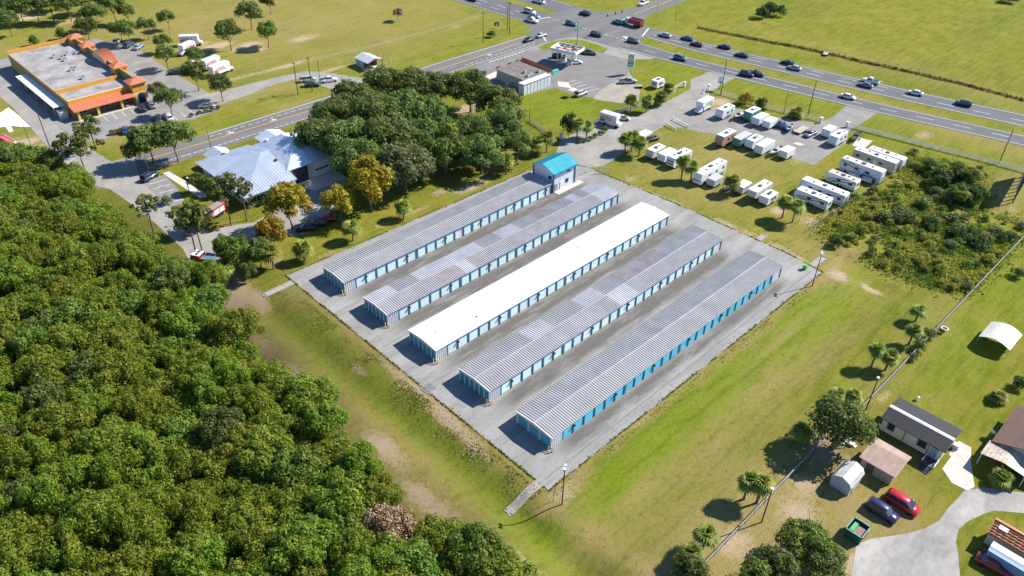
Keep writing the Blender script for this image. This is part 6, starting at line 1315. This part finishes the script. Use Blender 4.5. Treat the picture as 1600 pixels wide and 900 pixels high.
x, y = at(776,44); o = thing('field_sign', 'small round topped dark sign in the field by the junction', 'sign', (x,y,0), R(-45)); part('post', MB().tube((0,0,-.1),(0,0,1.2),.05,.05,6), GALV, o); part('board', MB().ext([(-.9,.8),(.9,.8),(.9,1.9),(.5,2.3),(-.5,2.3),(-.9,1.9)],'y',-.05,.05), mat('sign navy',(.03,.07,.09),.5), o); part('panel', MB().box(-.3,.4,-.07,-.05,.9,1.8), FRAME_W, o)
# junction mast with street signs, hanging signals
x, y = at(902,70); o = thing('signal_mast', 'pale signal mast with green street signs at the grass island', 'mast', (x,y,0)); part('pole', MB().tube((0,0,-.2),(0,0,8.6),.32,.22,10), mat('pale concrete pole',(.6,.58,.54),.7), o)
for s_, z in ((1,5.6),(-1,5.2)): part('sign_blade', MB().box(s_*.2,s_*2.0,-.03,.03,z,z+.45) if s_ > 0 else MB().box(-2.0,-.2,-.03,.03,z,z+.45), SG, o)
SIG = MB().box(-.18,.18,-.16,.16,0,1.05).mesh('housing'); LENS = MB().tube((.18,0,0),(.22,0,0),.11,.11,10).mesh('lens')
span = [at(902,70), at(1025,30)]
mb = MB().tube((*span[0],8.2),(*span[1],7.4),.03,.03,5); tag(part('span_wire', mb, GALV), 'span wire carrying the signals over the junction', 'wire')
for k, (px, py, f_) in enumerate(((941,36,.34),(950,33,.44),(955,31,.52))):
    p = (span[0][0]+(span[1][0]-span[0][0])*f_, span[0][1]+(span[1][1]-span[0][1])*f_); zw = 8.2-.8*f_
    o = thing('traffic_signal', '%s traffic signal hanging over the junction' % ('left','middle','right')[k], 'traffic light', (*p,zw-1.1), R(180), 'hanging traffic signals'); part('housing', SIG, DARK, o); part('hanger', MB().tube((0,0,1.05),(0,0,1.1),.03,.03,5), GALV, o)
    for j, c_ in enumerate(('green','orange','red')): part('lens', LENS, paint(c_), o, (0,0,.2+.33*j))
# bits in yards
SCR = mat('white scrap',(.72,.72,.70),.6,var=.3,scale=4); mb = MB(); r_ = random.Random(3)
for k in range(26): x, y = at(1325+r_.uniform(-10,14), 688+r_.uniform(-14,10)); mb.cbox(x,y,r_.uniform(0,.25),r_.uniform(.2,.7),r_.uniform(.2,.7),r_.uniform(.1,.4))
tag(part('scrap_pile', mb, SCR), 'white scrap pile under the big garden tree', 'scrap', kind='stuff')
x, y = at(1476,514); o = thing('garden_ring', 'small white planter ring by the fence', 'planter', (x,y,0)); mb = MB()
for k in range(12): a0, a1 = 6.2832*k/12, 6.2832*(k+.92)/12; mb.prism([(.7*math.cos(a0),.7*math.sin(a0)),(.7*math.cos(a1),.7*math.sin(a1)),(.5*math.cos(a1),.5*math.sin(a1)),(.5*math.cos(a0),.5*math.sin(a0))],-.02,.2)
part('ring', mb, FRAME_W, o)
x, y = at(1546,684); o = thing('satellite_dish', 'white round dish beside the brown roofed house', 'dish', (x,y,0)); part('mast', MB().tube((0,0,-.1),(0,0,1.2),.05,.05,6), GALV, o); part('dish', MB().tube((0,0,1.2),(.25,-.1,1.35),.15,.6,16), FRAME_W, o)
x, y = at(1433,625); o = thing('garden_pump', 'white well pump behind the black roofed home', 'pump', (x,y,0)); part('tank', MB().tube((0,0,-.05),(0,0,.7),.28,.28,12).tube((0,0,.7),(0,0,.85),.28,.1,12), FRAME_W, o); part('pipe', MB().tube((.3,0,-.05),(.3,0,.5),.05,.05,6), DARK, o)
x, y = at(12,222); o = thing('red_barrier', 'red and white inflatable slide by the left picture edge', 'slide', (x,y,0), R(-60)); o.scale = (.65,.65,.65); part('slide', MB().ext([(-3,.0),(2.6,0),(2.6,.4),(-1.8,2.2),(-3,2.2)],'y',-1.0,1.0), mat('slide red',(.55,.10,.12),.5,var=.2), o); part('side', MB().ext([(-3,.0),(2.8,0),(2.8,.7),(-1.8,2.6),(-3,2.6)],'y',1.0,1.25), mat('slide pink',(.66,.42,.40),.6), o); part('mat', MB().box(2.6,4.2,-1.2,1.2,0,.15), FRAME_W, o)
for px, py, rr in ((842,249,0),):
    x, y = at(807,258); o = thing('picnic_bench', 'dark bench by the side of the blue roofed office', 'bench', (x,y,0)); part('seat', MB().box(-.8,.8,-.2,.2,.42,.48), WOODP, o); part('leg', MB().box(-.7,-.6,-.18,.18,0,.42), WOODP, o); part('leg', MB().box(.6,.7,-.18,.18,0,.42), WOODP, o)
STONE = mat('pale rubble',(.42,.35,.26),.95,var=.3,scale=3); r_ = random.Random(9); mb = MB()
for (px, py, n, sx, sy) in ((640,598,90,26,34),(700,652,90,24,32),(740,700,60,16,22),(1150,355,70,26,12),(1225,392,60,34,14),(1310,430,20,20,10),(880,770,50,40,26),(300,60,0,1,1)):
    for k in range(n):
        x, y = at(px+r_.gauss(0,sx*.5), py+r_.gauss(0,sy*.5)); s_ = r_.uniform(.04,.13)
        if 59.4 < x < 145.8 and 51 < y < 128: continue
        z_ = H((x,y)); mb.prism([(x-s_,y-s_*.6),(x+s_*.7,y-s_*.8),(x+s_,y+s_*.5),(x-s_*.4,y+s_)], z_-.05, z_+s_*.6)
tag(part('rubble', mb, STONE), 'scattered pale rubble along the edges of the storage pad', 'rubble', kind='stuff')

# grass creeping over the paving edges and coarse tufts in the lawns
GRS = leafmat('grass blades', (.17,.20,.014), (.34,.31,.06), (.36,.28,.09), .4, 0.)
r_ = random.Random(21); ed = [(59.7,51.3),(144.6,51.3),(145.6,60),(145.2,90),(143.4,118),(141.4,121),(130,126.6),(100,127.2),(60.4,128),(59.7,51.3)]; gp = []
for a, b in zip(ed, ed[1:]):
    L_ = math.dist(a, b)
    for k in range(int(L_*22)):
        t_ = r_.random(); d_ = abs(r_.gauss(0,.28))*(1 if r_.random() < .8 else 2.0); cx_, cy_ = a[0]+(b[0]-a[0])*t_, a[1]+(b[1]-a[1])*t_
        m_ = math.sin(t_*L_*.9)+math.sin(t_*L_*.37+1)
        if m_ < -.5 and r_.random() < .8: continue
        nx_, ny_ = (102-cx_), (89-cy_); q_ = math.hypot(nx_, ny_); s_ = r_.uniform(-.5,1)*d_
        gp.append((cx_+nx_/q_*s_*.8, cy_+ny_/q_*s_*.8))
o = tuft_field('edge_grass', 'grass creeping over the edges of the storage paving', 'grass', gp, .24, .12, GRS, 8); o.location.z = .05
gp = [(58.9-abs(r_.gauss(0,1.9)), r_.uniform(52,124)) for k in range(9000)]+[(r_.uniform(60,145), 50.8-abs(r_.gauss(0,.8))) for k in range(1400)]
g_ = np.array(gp); keep = fbm(g_[:,0], g_[:,1], 5, 91)+.3*np.random.default_rng(3).random(len(g_)) > .62
tuft_field('bank_tufts', 'coarse dry grass tufts on the bank of the storage pad', 'grass', g_[keep], .22, .06, GRS, 9)
for a, b, lb in (((1050,187),(1076,200),'white barrier bar at the ramp of the yard gate, upper one'),((1040,196),(1056,204),'white barrier bar at the ramp of the yard gate, lower one')):
    a = Vector(at(*a)); b = Vector(at(*b)); d = b-a; o = thing('barrier', lb, 'barrier', (a.x,a.y,.04), math.atan2(d.y,d.x)); L_ = d.length
    part('bar', MB().box(0,L_,-.1,.1,.55,.75), VIN, o)
    for x_ in (.3,L_-.3): part('foot', MB().cbox(x_,0,0,.2,.5,.55), VIN, o)
